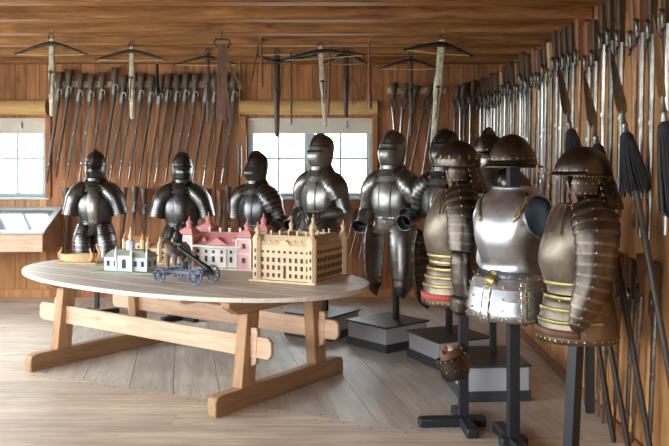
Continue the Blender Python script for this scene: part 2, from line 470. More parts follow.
for i, (x0, x1, z0, z1) in enumerate(WINS):
    r_ = window(i + 1, x1 - x0, z1 - z0, Matrix.Translation((x0, YB + .08, z0)))
    mb = MB(); mb.box(((x1 - x0) / 2, -.05, -.015), (x1 - x0 + .1, .16, .03)); mb.build('window_sill', ['sill_grey'], r_, bevel=.006)
    w_ = x1 - x0
    mb = MB(); mb.box((w_ / 2, -.045, .755 + .11), (w_ + .04, .03, .17)); mb.box((w_ / 2, -.055, .87 + .085), (w_ + .06, .06, .035)); mb.build('roller_blind', ['blind'], r_, bevel=.005)
    mb = MB(); mb.tube([(w_ * .8, -.075, .93), (w_ * .8, -.08, .85)], .006, 6); mb.build('blind_pull', ['iron'], r_)
    portal(((x0 + x1) / 2, YB + .3, (z0 + z1) / 2), (R(-90), 0, 0), x1 - x0, z1 - z0)
    # side jamb boards and the round log over the opening
    mb = MB(); 
    for x in (x0 - .035, x1 + .035): mb.box((x, YB - .03, 1.72), (.07, .06, 1.0))
    o = struct(mb.build('window_jamb_%d' % (i + 1), ['wall'], bevel=.006))
    mb = MB(); xa, xb = (XL + .02, -3.76) if i == 0 else (-1.395, .30)
    mb.tube([(xa, YB + .01, 2.335), (xb, YB + .01, 2.335)], .098, 18)
    o = struct(mb.build('lintel_log_%d' % (i + 1), ['log']))
for i, (a0, a1, z0, z1) in enumerate(LW):
    window(i + 3, a1 - a0, z1 - z0, Matrix.Translation((XL - .1, a0, z0)) @ Matrix.Rotation(R(90), 4, 'Z'))
    portal((XL - .3, (a0 + a1) / 2, (z0 + z1) / 2), (0, R(-90), 0), z1 - z0, a1 - a0)
for i, (a0, a1, z0, z1) in enumerate(FWIN):
    window(i + 6, a1 - a0, z1 - z0, Matrix.Translation((a1, YF - .1, z0)) @ Matrix.Rotation(R(180), 4, 'Z'))
    portal(((a0 + a1) / 2, YF - .3, (z0 + z1) / 2), (R(90), 0, 0), a1 - a0, z1 - z0)
mb = MB(); mb.box(((XL + 1.6) / 2, YB - .012, .05), (1.6 - XL - .03, .022, .10)); struct(mb.build('baseboard_back', ['pine'], bevel=.004))
mb = MB(); mb.box((XR - .012, (YF + YB) / 2, .035), (.022, YB - YF - .1, .07)); struct(mb.build('baseboard_right', ['wall'], bevel=.004))

# showcase under the left window -----------------------------
t = thing('display_case', 'sloping glass-topped wooden display case on the wall under the left window', 'display case', (-5.42, 9.2, .62))
mb = MB(); mb.prism([(0, 0), (.60, 0), (.60, .46), (0, .20)], 0, 1.85, 0, None, 'yz'); mb.build('case_body', ['table_rail'], t, bevel=.006)
X = Matrix.Translation((0, 0, .205)) @ Matrix.Rotation(math.atan2(.26, .60), 4, 'X')
mb = MB()
for c, d in (((.925, .03, .016), (1.89, .07, .026)), ((.925, .63, .016), (1.89, .06, .026)), ((.02, .33, .016), (.07, .54, .026)), ((1.83, .33, .016), (.07, .54, .026)), ((.9, .33, .016), (.05, .54, .026))): mb.box(c, d, 0, X)
mb.build('lid_frame', ['sill_grey'], t, bevel=.004)
mb = MB(); mb.box((.925, .33, .012), (1.74, .53, .008), 0, X); mb.build('glass_lid', ['case_glass'], t)

# world and exposure --------------------------------------------
w = bpy.data.worlds.new('sky'); scene.world = w; w.use_nodes = True
nt = w.node_tree; bg = nt.nodes['Background']
tc = nt.nodes.new('ShaderNodeTexCoord'); sp = nt.nodes.new('ShaderNodeSeparateXYZ')
nt.links.new(tc.outputs['Generated'], sp.inputs[0])
cr = ramp(nt, [(.0, (.30, .33, .28)), (.47, (.55, .6, .55)), (.52, (.93, .97, 1)), (1, (.85, .93, 1))])
nt.links.new(math_node(nt, 'ADD', math_node(nt, 'MULTIPLY', sp.outputs[2], .5), .5), cr.inputs[0])
nt.links.new(cr.outputs[0], bg.inputs[0])
# the sky is brighter on the sun's side (behind and left of the viewer) than over the far windows
side = math_node(nt, 'MAXIMUM', math_node(nt, 'ADD', math_node(nt, 'MULTIPLY', sp.outputs[1], -.5), .5), 0)
nt.links.new(math_node(nt, 'ADD', math_node(nt, 'MULTIPLY', side, 7.0), 3.5), bg.inputs[1])
vs = scene.view_settings
scene.display_settings.display_device = 'sRGB'
vs.view_transform = 'Standard'; vs.look = 'None'; vs.gamma = 1; vs.use_curve_mapping = False
vs.exposure = 1.9
scene.cycles.use_denoising = True
scene.cycles.max_bounces = 10; scene.cycles.diffuse_bounces = 6
scene.cycles.sample_clamp_indirect = 8
# ------------------------------------------------------------------ table
TC = (-1.31, 6.27); TA = R(-35); TZ = .75
tab = thing('trestle_table', 'large oval wooden trestle table with pale worn top, carrying the model buildings', 'table', (*TC, 0), (0, 0, TA))
def oval(a, b, cx, cy, e=2.25, n=72):
    return [(cx + a * (1 if cos(t) > 0 else -1) * abs(cos(t)) ** (2 / e), cy + b * (1 if sin(t) > 0 else -1) * abs(sin(t)) ** (2 / e)) for t in (2 * pi * k / n for k in range(n))]
mb = MB()
poly = oval(1.64, .90, -.12, .10)
nb_ = 7      # the top is laid of seven lengthwise boards
for k in range(nb_):
    v0, v1 = -.8 + .9 * 2 * k / nb_ , -.8 + .9 * 2 * (k + 1) / nb_
    p = clip(clip(poly, 0, 1, v0 + .0012), 0, -1, -v1 + .0012)
    if len(p) > 2: mb.prism(p, TZ - .032, TZ)
mb.build('table_top', ['table_top'], tab, bevel=.004)
for u in (-1.0, 1.0):
    su = 1 if u > 0 else -1
    mb = MB(); zt = .135      # foot with rounded upper ends
    pr = [(-.72, 0), (.67, 0), (.67, zt - .04), (.655, zt - .012), (.62, zt), (-.67, zt), (-.705, zt - .012), (-.72, zt - .04)]
    mb.prism(pr, u - .04, u + .04, 0, None, 'yz'); mb.build('trestle_foot', ['table_foot'], tab, bevel=.008)
    mb = MB(); pr = [(-.60, TZ - .034), (.76, TZ - .034), (.76, TZ - .07), (.64, TZ - .125), (-.50, TZ - .125), (-.60, TZ - .07)]
    mb.prism(pr, u - .04, u + .04, 0, None, 'yz'); mb.build('top_bearer', ['table_foot'], tab, bevel=.006)
    for v in (-.41, .37):
        mb = MB(); sv = 1 if v > 0 else -1
        pr = [(v + sv * .01 - .065, zt - .003), (v + sv * .01 + .065, zt - .003), (v - sv * .04 + .06, TZ - .124), (v - sv * .04 - .06, TZ - .124)]
        mb.prism(pr, u - .045, u + .045, 0, None, 'yz'); mb.build('leg', ['table_leg'], tab, bevel=.006)
        mb = MB(); vv = v - sv * .018
        x0 = u + su * .052
        mb.prism([(x0, .27), (x0 + su * .045, .29), (x0 + su * .06, .50), (x0 + su * .05, .53), (x0, .53)], vv - .017, vv + .017, 0, None, 'xz'); mb.build('wedge_peg', ['table_rail'], tab, bevel=.004)
for v in (-.392, .352):
    mb = MB(); e = .03
    pr = [(-1.32 + e, .33), (1.23 - e, .33), (1.23, .33 + e), (1.23, .475 - e), (1.23 - e, .475), (-1.32 + e, .475), (-1.32, .475 - e), (-1.32, .33 + e)]
    mb.prism(pr, v - .014, v + .014, 0, None, 'xz')
    mb.build('rail', ['table_rail'], tab, bevel=.006)
for u in (-.45, .1, .62):
    mb = MB(); mb.prism([(-.66, TZ - .033), (.78, TZ - .033), (.78, TZ - .055), (.70, TZ - .08), (-.6, TZ - .08), (-.66, TZ - .055)], u - .03, u + .03, 0, None, 'yz'); mb.build('batten', ['table_rail'], tab, bevel=.004)

# ------------------------------------------------------------------ model buildings
def win_proto(w, h, arched=False):
    mb = MB()
    mb.box((0, -.001, 0), (w, .004, h))
    if arched: mb.prism([(w / 2 * cos(pi * k / 6), h / 2 + w / 2 * sin(pi * k / 6)) for k in range(7)], -.003, .001, 0, None, 'xz')
    return mb
_wm = {}
def put_window(root, x, y, z, yaw, w, h, mat='win', arched=False):
    key = (round(w, 4), round(h, 4), mat, arched)
    if key not in _wm:
        o = win_proto(w, h, arched).build('window', [mat]); _wm[key] = o.data; col.objects.link if False else None
    else:
        o = bpy.data.objects.new('window', _wm[key]); col.objects.link(o)
    o.parent = root; o.location = (x, y, z); o.rotation_euler = (0, 0, yaw); return o
def roof_prism(mb, x0, x1, y0, y1, z0, z1, inset, mi=0, insety=None):
    iy = insety if insety is not None else (y1 - y0) / 2 - .004
    b = [(x0, y0, z0), (x1, y0, z0), (x1, y1, z0), (x0, y1, z0)]
    tt = [(x0 + inset, y0 + iy, z1), (x1 - inset, y0 + iy, z1), (x1 - inset, y1 - iy, z1), (x0 + inset, y1 - iy, z1)]
    mb.add(b + tt, [(0, 1, 5, 4), (1, 2, 6, 5), (2, 3, 7, 6), (3, 0, 4, 7), (4, 5, 6, 7), (3, 2, 1, 0)], mi, None, False)
def tower(root, x, y, z0, r, h, n, mats, cupola=True, nm='tower', h2=.12):
    mb = MB(); rot = pi / n
    T = Matrix.Translation((x, y, z0)) @ Matrix.Rotation(rot, 4, 'Z')
    q = r / cos(pi / n)
    def cyl(prof, mi): mb.loft([[(rr / cos(pi / n) * cos(2 * pi * k / n), rr / cos(pi / n) * sin(2 * pi * k / n), z) for k in range(n)] for rr, z in prof], mi, T, smooth=False)
    cyl([(r, 0), (r, h), (r * 1.12, h + .003), (r * 1.12, h + .009)], 0)
    cyl([(r * 1.1, h + .009), (r * .95, h + h2 * .22), (r * .6, h + h2 * .38), (r * .42, h + h2 * .44)], 1)
    cyl([(r * .42, h + h2 * .44), (r * .42, h + h2 * .62), (r * .55, h + h2 * .63), (r * .5, h + h2 * .72), (r * .16, h + h2 * .82), (r * .1, h + h2 * 1.0), (.001, h + h2 * 1.08)], 1)
    return mb.build(nm, mats, root)
def dormers(mb, pts, s, mi=0):
    for x, y, z, a in pts:
        T = Matrix.Translation((x, y, z)) @ Matrix.Rotation(a, 4, 'Z')
        mb.prism([(-s, 0), (s, 0), (s, s * 1.1), (0, s * 2), (-s, s * 1.1)], -s * .6, s * 2.2, mi, T, 'xz')

TZ0 = TZ + .0005
# big pale palace: near corner (-.32,5.76); x runs along the lit front, y along the shaded side
fa = atan2(-.21, .45)
t = thing('model_palace', 'large pale wooden model palace with four corner towers at the right end of the table', 'model building', (-.715, 6.0, TZ0), (0, 0, fa))
t.scale = (.93, .93, 1.04)
W_, D_, H_ = .50, .55, .245
mb = MB(); mb.box((W_ / 2, D_ / 2, .006), (W_ + .10, D_ + .10, .012)); mb.build('base_plate', ['castle'], t)
mb = MB(); wd = .13
for c, d in (((W_ / 2, wd / 2, H_ / 2 + .012), (W_, wd, H_)), ((W_ / 2, D_ - wd / 2, H_ / 2 + .012), (W_, wd, H_)), ((wd / 2, D_ / 2, H_ / 2 + .012), (wd, D_ - 2 * wd, H_)), ((W_ - wd / 2, D_ / 2, H_ / 2 + .012), (wd, D_ - 2 * wd, H_))): mb.box(c, d)
for z in (.075, .13, .185, .25):
    mb.box((W_ / 2, -.001, z), (W_, .006, .003)); mb.box((W_ + .001, D_ / 2, z), (.006, D_, .003))
mb.prism([(.20, H_ + .01), (.20, H_ + .02), (.225, H_ + .045), (.25, H_ + .052), (.275, H_ + .045), (.30, H_ + .02), (.30, H_ + .01)], -.008, .03, 0, None, 'xz')
mb.build('walls', ['castle'], t)
mb = MB(); zr = H_ + .012
for (x0, x1, y0, y1) in ((-.008, W_ + .008, -.008, wd + .008), (-.008, W_ + .008, D_ - wd - .008, D_ + .008)): roof_prism(mb, x0, x1, y0, y1, zr, zr + .07, .05, 0, .05)
for (x0, x1) in ((-.008, wd + .008), (W_ - wd - .008, W_ + .008)): roof_prism(mb, x0, x1, .02, D_ - .02, zr, zr + .0705, .05, 0, .05)
dormers(mb, [(.05 + k * .057, .01, zr + .018, 0) for k in range(8) if k not in (3, 4)], .010)
dormers(mb, [(W_ - .01, .07 + k * .06, zr + .018, R(90)) for k in range(8)], .010)
mb.build('roof', ['castle_roof'], t)
for k in range(9): 
    x = .045 + k * .0513
    for z, h in ((.045, .026), (.10, .03), (.155, .03), (.212, .016)):
        if k == 4 and z < .05: continue
        put_window(t, x, -.002, z, 0, .02, h * 1.1)
put_window(t, .25, -.002, .05, 0, .022, .05, 'win', True)
for k in range(11):
    y = .05 + k * .045
    for z, h in ((.045, .026), (.10, .03), (.155, .03), (.212, .018)): put_window(t, W_ + .002, y, z, R(90), .019, h * 1.1)
for (x, y) in ((0, 0), (W_, 0), (W_, D_), (0, D_)):
    tw = tower(t, x, y, .012, .036, .27, 8, ['castle', 'castle_roof'], h2=.13)
    if (x, y) != (0, D_):
        for z in (.05, .11, .165, .22): put_window(tw, x, y - .0365, z + 0, 0, .013, .026)
for x, y in [(.09 + k * .08, wd / 2) for k in range(5)] + [(W_ - wd / 2, .12 + k * .1) for k in range(4)]:
    mb = MB(); mb.box((x, y, zr + .082), (.012, .012, .03)); mb.box((x, y, zr + .099), (.018, .018, .005)); mb.build('chimney', ['castle'], t)
tower(t, W_ / 2, D_ - wd / 2, zr + .06, .03, .03, 8, ['castle', 'castle_roof'], nm='cupola', h2=.11)

# pink palace
t = thing('model_palace', 'pink and white model palace with red tower roofs behind the toy gun carriage', 'model building', (-1.46, 6.80, TZ0), (0, 0, R(-20)), None, 1.13)
W_, D_, H_ = .58, .34, .165
mb = MB(); mb.box((W_ / 2, D_ / 2, .004), (W_ + .10, D_ + .08, .008)); mb.build('base_plate', ['white'], t)
mb = MB(); mb.box((W_ / 2, .05 + .1, H_ / 2 + .008), (W_ - .1, .20, H_)); mb.box((W_ / 2, .048, H_ + .004), (W_ - .1, .206, .012)); mb.box((W_ / 2, .045, .075), (.14, .02, .135)); mb.build('walls', ['white'], t)
mb = MB(); roof_prism(mb, .02, W_ - .02, .035, .265, H_ + .008, H_ + .095, .045, 0)
dormers(mb, [(.17, .055, H_ + .028, 0), (.42, .055, H_ + .028, 0)], .017)
mb.prism([(.20, H_ + .008), (.38, H_ + .008), (.29, H_ + .06)], .025, .09, 0, None, 'xz')
mb.build('roof', ['pink_roof'], t)
for (x, y, hh) in ((.04, .05, .235), (W_ - .05, .05, .225), (.06, .3, .25), (W_ - .04, .3, .25)):
    s_ = .058
    mb = MB(); mb.box((x, y, hh / 2 + .008), (s_ * 2, s_ * 2, hh))
    for z in (.118, hh): mb.box((x, y, z), (s_ * 2 + .012, s_ * 2 + .012, .008), 1)
    for sx in (-1, 1):
        for sy in (-1, 1): mb.box((x + sx * s_, y + sy * s_, hh / 2 + .006), (.012, .012, hh - .004), 1)
    p = mb.build('tower', ['pink', 'white'], t)
    mb = MB()
    mb.loft([[(x + q * a, y + q * b, z + hh + .012) for a, b in ((-1, -1), (1, -1), (1, 1), (-1, 1))] for q, z in ((.062, 0), (.05, .03), (.03, .045), (.024, .05))], 0, None, (True, True), True, False)
    T = Matrix.Translation((x, y, hh + .06))
    mb.lathe([(.021, 0), (.021, .028), (.028, .03), (.02, .046), (.006, .062), (.002, .09)], 8, 0, T)
    mb.build('tower_roof', ['pink_roof'], p)
    for z in (.07, .175):
        put_window(p, x, y - s_ - .002, z, 0, .026, .036); put_window(p, x + s_ + .002, y, z, R(90), .026, .036)
for k in range(6):
    x = .115 + k * .07
    put_window(t, x, .048 if k not in (2, 3) else .034, .12, 0, .018, .022)
    put_window(t, x, .048 if k not in (2, 3) else .034, .065, 0, .02, .042)
for x in (.16, .25, .33, .42):
    mb = MB(); mb.box((x, .15, H_ + .10), (.014, .014, .04)); mb.box((x, .15, H_ + .122), (.02, .02, .006)); mb.build('chimney', ['white'], t)

# small white pavilion with green roof
t = thing('model_pavilion', 'small white and pale blue model pavilion with grey-green roof on a lawn base', 'model building', (-2.03, 6.47, TZ0), (0, 0, R(-14)), None, 1.06)
mb = MB(); mb.box((.19, .12, .005), (.52, .34, .010)); mb.build('base_plate', ['lawn'], t)
mb = MB(); mb.box((.18, .11, .062), (.36, .16, .105)); mb.box((.18, .03, .07), (.13, .04, .12)); mb.build('walls', ['blue_white'], t)
mb = MB(); roof_prism(mb, -.012, .372, .015, .205, .114, .165, .06, 0, .05); roof_prism(mb, .105, .255, .0, .08, .13, .155, .03, 0, .03); mb.build('roof', ['green_roof'], t)
mb = MB(); mb.loft([[(.18 + r * cos(2 * pi * k / 8), .11 + r * sin(2 * pi * k / 8), z) for k in range(8)] for r, z in ((.034, .155), (.034, .205), (.04, .207), (.034, .23), (.02, .24))], 0, None, smooth=False); mb.lathe([(.016, 0), (.016, .03), (.022, .032), (.012, .052), (.003, .10)], 8, 1, Matrix.Translation((.18, .11, .24))); mb.build('cupola', ['blue_white', 'castle'], t)
for x in (.035, .095, .265, .325): put_window(t, x, .028, .065, 0, .022, .04)
put_window(t, .18, .008, .06, 0, .03, .055, 'win', True)
for y in (.07, .15): put_window(t, .362, y, .065, R(90), .022, .04)
for x, y in ((-.005, .02), (.115, .005), (.245, .005), (.365, .02)):
    mb = MB(); mb.lathe([(.009, .11), (.009, .135), (.012, .14), (.006, .17), (.001, .205)], 8, 0, Matrix.Translation((x, y, 0)))
    if x in (.115, .245): mb.box((x, .008, .065), (.012, .012, .11))
    mb.build('pinnacle', ['white'], t)
for c_ in (): pass

# tan palace in two blocks behind the pavilion
t = thing('model_palace', 'small tan and cream model palace with orange roof behind the white model pavilion', 'model building', (-2.06, 7.12, TZ0), (0, 0, R(-10)), None, 1.08)
mb = MB(); mb.box((.22, .08, .004), (.50, .26, .008)); mb.build('base_plate', ['castle'], t)
mb = MB(); mb.box((.10, .08, .085), (.17, .14, .155)); mb.box((.33, .08, .065), (.24, .14, .115)); mb.build('walls', ['castle'], t)
mb = MB(); roof_prism(mb, .005, .195, 0, .16, .163, .215, .03); roof_prism(mb, .205, .455, 0, .16, .122, .155, .02, 1, .05); mb.build('roof', ['orange_roof', 'castle_tan'], t)
for (x, y, h) in ((.02, .01, .17), (.18, .01, .17), (.225, .01, .14), (.44, .01, .15), (.33, .01, .14)):
    tower(t, x, y, .008, .015, h, 6, ['castle', 'orange_roof' if x < .2 else 'castle'], h2=.075)
for k in range(3):
    for z in (.05, .09, .13): put_window(t, .06 + k * .042, .008, z, 0, .014, .02)
for k in range(5):
    for z in (.045, .085): put_window(t, .25 + k * .036, .008, z, 0, .012, .02)

# small carved barge-like model with curled posts
t = thing('model_barge', 'small carved wooden model with curled orange posts at the left end of the table', 'model', (-2.60, 7.06, TZ0), (0, 0, R(-8)), None, 1.0)
mb = MB(); mb.box((.17, .05, .006), (.38, .14, .012)); mb.build('base_plate', ['castle_tan'], t)
mb = MB(); mb.loft([[(x, .05 - w, z0), (x, .05 - w * 1.25, z1), (x, .05 + w * 1.25, z1), (x, .05 + w, z0)] for x, w, z0, z1 in ((.0, .012, .035, .085), (.05, .035, .016, .075), (.17, .045, .013, .085), (.28, .035, .016, .08), (.335, .012, .03, .09))], smooth=False); mb.build('hull', ['straw'], t)
for x, sx, s_ in ((.005, -1, .9), (.33, 1, 1.15), (.29, 1, .9)):
    mb = MB(); y = .05 if x != .29 else .012
    mb.tube([(x, y, .02), (x + sx * .022 * s_, y, .06 * s_), (x + sx * .026 * s_, y, .09 * s_), (x + sx * .008 * s_, y, .115 * s_), (x + sx * .0 * s_, y, .14 * s_), (x + sx * .008, y, .155 * s_)], [.012, .014, .012, .009, .006, .003], 8); mb.build('curled_post', ['carved'], t)

# wheeled gun carriage
ga = R(-27)
t = thing('model_cannon', 'blue-grey four-wheeled model gun carriage with a dark barrel at the near edge of the table', 'model cannon', (-1.215, 5.90, TZ0 + .002), (0, 0, ga), None, 1.05)
def wheel(x, y, r):
    T = Matrix.Translation((x, y, r)) @ Matrix.Rotation(R(90), 4, 'X')
    mb = MB(); q = .007
    for k in range(28):
        pass
    mb.loft([[((r - .006 + q * cos(a)) * cos(2 * pi * k / 28), (r - .006 + q * cos(a)) * sin(2 * pi * k / 28), q * 1.2 * sin(a)) for a in (2 * pi * j / 6 for j in range(6))] for k in range(29)], 0, T, (False, False))
    for k in range(8):
        a = 2 * pi * k / 8
        mb.tube([(.008 * cos(a), .008 * sin(a), 0), ((r - .008) * cos(a), (r - .008) * sin(a), 0)], .0042, 6, 0, T)
    mb.lathe([(.004, -.016), (.013, -.012), (.015, 0), (.013, .012), (.004, .016)], 12, 0, T)
    return mb.build('wheel', ['blue'], t)
for x, y, r in ((-.16, -.115, .052), (-.16, .085, .052), (.15, -.115, .06), (.15, .085, .06)): wheel(x, y, r)
for x, r in ((-.16, .052), (.15, .06)):
    mb = MB(); mb.tube([(x, -.125, r), (x, .095, r)], .007, 8); mb.build('axle', ['iron'], t)
mb = MB(); mb.box((-.01, -.045, .072), (.36, .022, .024)); mb.box((-.01, .025, .072), (.36, .022, .024)); mb.box((-.16, -.01, .07), (.04, .10, .03)); mb.box((.14, -.01, .075), (.07, .10, .036)); mb.build('carriage_bed', ['blue'], t, bevel=.003)
mb = MB(); T = Matrix.Translation((.19, -.01, .098)) @ Matrix.Rotation(R(-62), 4, 'Y')
mb.lathe([(.004, -.03), (.012, -.022), (.02, 0), (.023, .01), (.02, .02), (.018, .11), (.016, .112), (.013, .27), (.018, .285), (.018, .30), (.009, .302)], 14, 0, T); mb.build('gun_barrel', ['iron'], t)

# dark ramp-like beams on the table
for (x, y, a, l, lb) in ((-1.49, 6.56, R(8), .16, 'dark wooden ramp beside the white model pavilion, left of the horse figure'),):
    mb = MB(); mb.prism([(0, 0), (l, 0), (l, .085), (l - .01, .09), (0, .03)], -.035, .035, 0, None, 'xz')
    o = mb.build('model_ramp', ['slate'], None, bevel=.003); o.location = (x, y, TZ0); o.rotation_euler = (0, 0, a); tag(o, lb, 'model')

# small horse figure with a dark rider's gear
t = thing('horse_figure', 'grey-brown model horse with pale saddle cloth and dark plume behind the gun carriage', 'figurine', (-1.385, 6.33, TZ0 + .006), (0, 0, R(-20)), None, 1.12)
sk = [((0, .075, .16), .052), ((0, .0, .165), .045), ((0, -.075, .165), .043), ((0, -.12, .215), .028), ((0, -.145, .255), .022), ((0, -.175, .245), .017), ((0, -.205, .225), .012)]
mb = MB()
mb.tube([p for p, r in sk], [r for p, r in sk], 12)
mb.ball((0, .085, .16), (.045, .05, .05), 12)
for sx in (-1, 1):
    for pts, rr in (([(sx * .028, -.085, .15), (sx * .028, -.09, .085), (sx * .028, -.082, .03), (sx * .028, -.09, .0)], [.024, .013, .009, .013]),
                    ([(sx * .03, .09, .15), (sx * .03, .085, .10), (sx * .03, .115, .065), (sx * .03, .10, .02), (sx * .03, .095, .0)], [.035, .02, .011, .009, .013])):
        mb.tube(pts, rr, 10)
    mb.tube([(sx * .012, -.135, .27), (sx * .014, -.135, .295)], [.007, .002], 6)
body = mb.build('body', ['hide'], t)
mb = MB(); mb.tube([(0, .125, .18), (0, .15, .15), (0, .155, .08), (0, .145, .05)], [.010, .017, .016, .004], 8); mb.build('tail', ['fringe'], t)
mb = MB(); mb.loft([[(.05 * sin(a), y, .165 + .051 * cos(a)) for a in (R(-75 + 15 * k) for k in range(11))] for y in (-.035, .045)], closed=False, cap=(False, False)); mb.build('saddle_cloth', ['cloth_pale'], t, solid=.004)
mb = MB(); mb.tube([(0, -.005, .215), (0, -.005, .25), (0, -.01, .28), (0, -.012, .30)], [.03, .035, .028, .014], 10); mb.ball((0, -.012, .32), .019, 10); mb.tube([(0, -.005, .335), (0, .02, .36), (0, .05, .35), (0, .065, .32)], [.012, .018, .016, .005], 8)
for sx in (-1, 1):
    mb.tube([(sx * .03, -.005, .275), (sx * .045, -.03, .25), (sx * .02, -.07, .235)], [.011, .009, .007], 8); mb.tube([(sx * .02, 0, .22), (sx * .058, -.01, .19), (sx * .06, -.005, .12), (sx * .06, -.025, .11)], [.018, .016, .011, .008], 8)
mb.build('dark_rider', ['black'], t)
# ------------------------------------------------------------------ muskets
def make_musket(stock, barrel, flip=1, L=1.32, butt=1.12):
    """hangs muzzle down: muzzle at the origin, butt up, butt drops towards +x, lock on the -y side"""
    root = empty('musket'); k = L / 1.32
    mb = MB()
    st = [(.16, .010, .008, .010), (.18, .011, .011, .013), (.80, .012, .012, .015), (.92, .016, .022, .021), (1.0, .020, .026, .021), (1.05, .025, .024, .02), (1.10, .030, .026, .021), (1.16, .038, .032 * butt, .024), (1.235, .046, .038 * butt, .025), (1.24, .046, .037 * butt, .024)]
    rings = [[(xc + hx * (1 if cos(a) > 0 else -1) * abs(cos(a)) ** .45, hy * (1 if sin(a) > 0 else -1) * abs(sin(a)) ** .45, z * k) for a in (2 * pi * j / 12 for j in range(12))] for z, xc, hx, hy in st]
    fl = Matrix.Diagonal((flip, 1, 1, 1))
    mb.loft(rings, 0, fl); mb.build('stock', [stock], root)
    mb = MB(); mb.tube([(0, 0, 0), (0, 0, .012), (0, 0, .5 * k), (0, 0, .96 * k), (0, 0, .985 * k)], [.0105, .0105, .0108, .0145, .013], 8, 0)
    for z in (.2, .55): mb.lathe([(.0165, z * k), (.0165, z * k + .02)], 10, 0, Matrix.Translation((.006 * flip, 0, 0)))
    mb.build('barrel', [barrel], root)
    mb = MB(); mb.prism([(.004, .93 * k), (.034, .92 * k), (.038, 1.0 * k), (.03, 1.06 * k), (.012, 1.05 * k)], -.03, -.019, 0, fl, 'xz')
    mb.tube([(.018, -.03, 1.03 * k), (-.006, -.04, 1.045 * k), (-.026, -.04, 1.03 * k), (-.03, -.038, 1.0 * k), (-.018, -.036, .985 * k)], [.009, .008, .008, .009, .012], 8, 0, fl)
    mb.tube([(-.004, -.034, .955 * k), (-.024, -.036, .965 * k), (-.032, -.036, .985 * k)], [.010, .009, .006], 8, 0, fl)
    mb.tube([(.04, 0, .97 * k), (.068, 0, .985 * k), (.07, 0, 1.03 * k), (.045, 0, 1.06 * k)], .004, 6, 0, fl)
    mb.build('lock', ['lock'], root)
    return root
KINDS = [('stock_dark', 'barrel', 'dark-stocked'), ('stock_dark', 'barrel_dark', 'dark-stocked, dark-barrelled'), ('stock_red', 'barrel', 'red-brown-stocked'), ('stock_dark', 'barrel_bright', 'dark-stocked, bright-barrelled'), ('stock_tan', 'barrel_dark', 'tan-stocked'), ('stock_red', 'barrel_brown', 'red-brown-stocked, brown-barrelled')]
PROTO = {}
def musket(kind, loc, rot, label, group, scale=1.0, flip=1):
    if (kind, flip) not in PROTO:
        o = PROTO[kind, flip] = make_musket(*KINDS[kind][:2], flip)
    else: o = copy_tree(PROTO[kind, flip])
    o.location = loc; o.rotation_euler = rot; o.scale = (scale,) * 3
    tag(o, label, 'musket', group); return o
rg = random.Random(21)
# rack on the back wall: locks about y=97 in the photo
YR = YB - .115
locks = [60, 69.5, 81, 92, 103, 116, 124, 133, 142, 152, 161, 169, 178, 187, 196, 207, 216, 226, 235]
heights = [95, 92, 96, 97, 95, 90, 98, 95, 96, 98, 99, 96, 97, 96, 97, 97, 98, 97, 97]
kk = [1, 1, 0, 3, 0, 1, 0, 0, 0, 1, 5, 0, 1, 0, 0, 1, 0, 5, 0]
for i, (px, py, k) in enumerate(zip(locks, heights, kk)):
    p = at(px, py, YR); tilt = R(9.0 + rg.uniform(-.8, .9)); l = .985
    s_ = rg.uniform(1.05, 1.12)
    loc = (p.x - sin(tilt) * l * s_, YR + rg.uniform(-.004, .004), p.z - cos(tilt) * l * s_)
    musket(k, loc, (0, tilt, 0), '%s musket tilted in the back wall rack, %s from the left window' % (KINDS[k][2], nth(i)), 'muskets in the back wall rack', s_, -1)
def rack(name, label, x0, x1, z, Y, step=.13):
    t = thing(name, label, 'gun rack', (x0, Y, z))
    mb = MB(); mb.box(((x1 - x0) / 2, 0, 0), (x1 - x0, .03, .075)); mb.build('rack_rail', ['tag'], t, bevel=.004)
    mb = MB(); x = .05
    while x < x1 - x0 - .03:
        mb.tube([(x, -.012, .0), (x, -.022, .0), (x, -.026, .012)], .005, 6); x += step
    mb.build('hanging_pegs', ['iron'], t)
xa, xb = at(52, 0, YB).x, at(240, 0, YB).x
rack('gun_rack', 'pale notched rail holding the tilted muskets between the two windows', xa, xb, 1.6 + 82 / 81, YB - .046)
# five with light locks right of the window, leaning the other way
for i, (px, py, k, tl) in enumerate(((392, 104, 3, -4), (402, 104, 3, 4), (411, 106, 0, 6), (424, 104, 1, 12), (433, 106, 2, 9))):
    p = at(px, py, YR); tilt = R(tl); l = .985
    musket(k, (p.x - sin(tilt) * l, YR - (.0, .05, .0, .05, -.02)[i], p.z - cos(tilt) * l), (0, tilt, 0), '%s musket in the short rack right of the middle window, %s from the window' % (KINDS[k][2], nth(i)), 'muskets in the short rack')
rack('gun_rack', 'short pale notched rail holding muskets to the right of the middle window', at(387, 0, YB).x, at(446, 0, YB).x, 1.6 + 76 / 81, YB - .02 + .003)
# lower row, half hidden behind the armours
low = [(69, 187, 0, 4, 'left of the first armour'), (72, 260, 1, 7, 'behind the first armour'), (128, 187, 1, 6, 'between the first two armours'), (139, 186, 0, 8, 'left of the second armour'), (148, 188, 0, 5, 'behind the second armour'), (212, 188, 0, 6, 'right of the second armour'), (224, 190, 2, 6, 'left of the third armour'), (232, 186, 0, 5, 'beside the middle window frame')]
for i, (px, py, k, tl, wh) in enumerate(low):
    if py > 250: continue
    p = at(px, py, YR - .06); tilt = R(tl); s_ = .98
    musket(k, (p.x - sin(tilt) * 1.25 * s_, YR - .06, p.z - cos(tilt) * 1.25 * s_), (0, tilt, 0), '%s musket standing low %s' % (KINDS[k][2], wh), 'lower row of muskets', s_, -1)
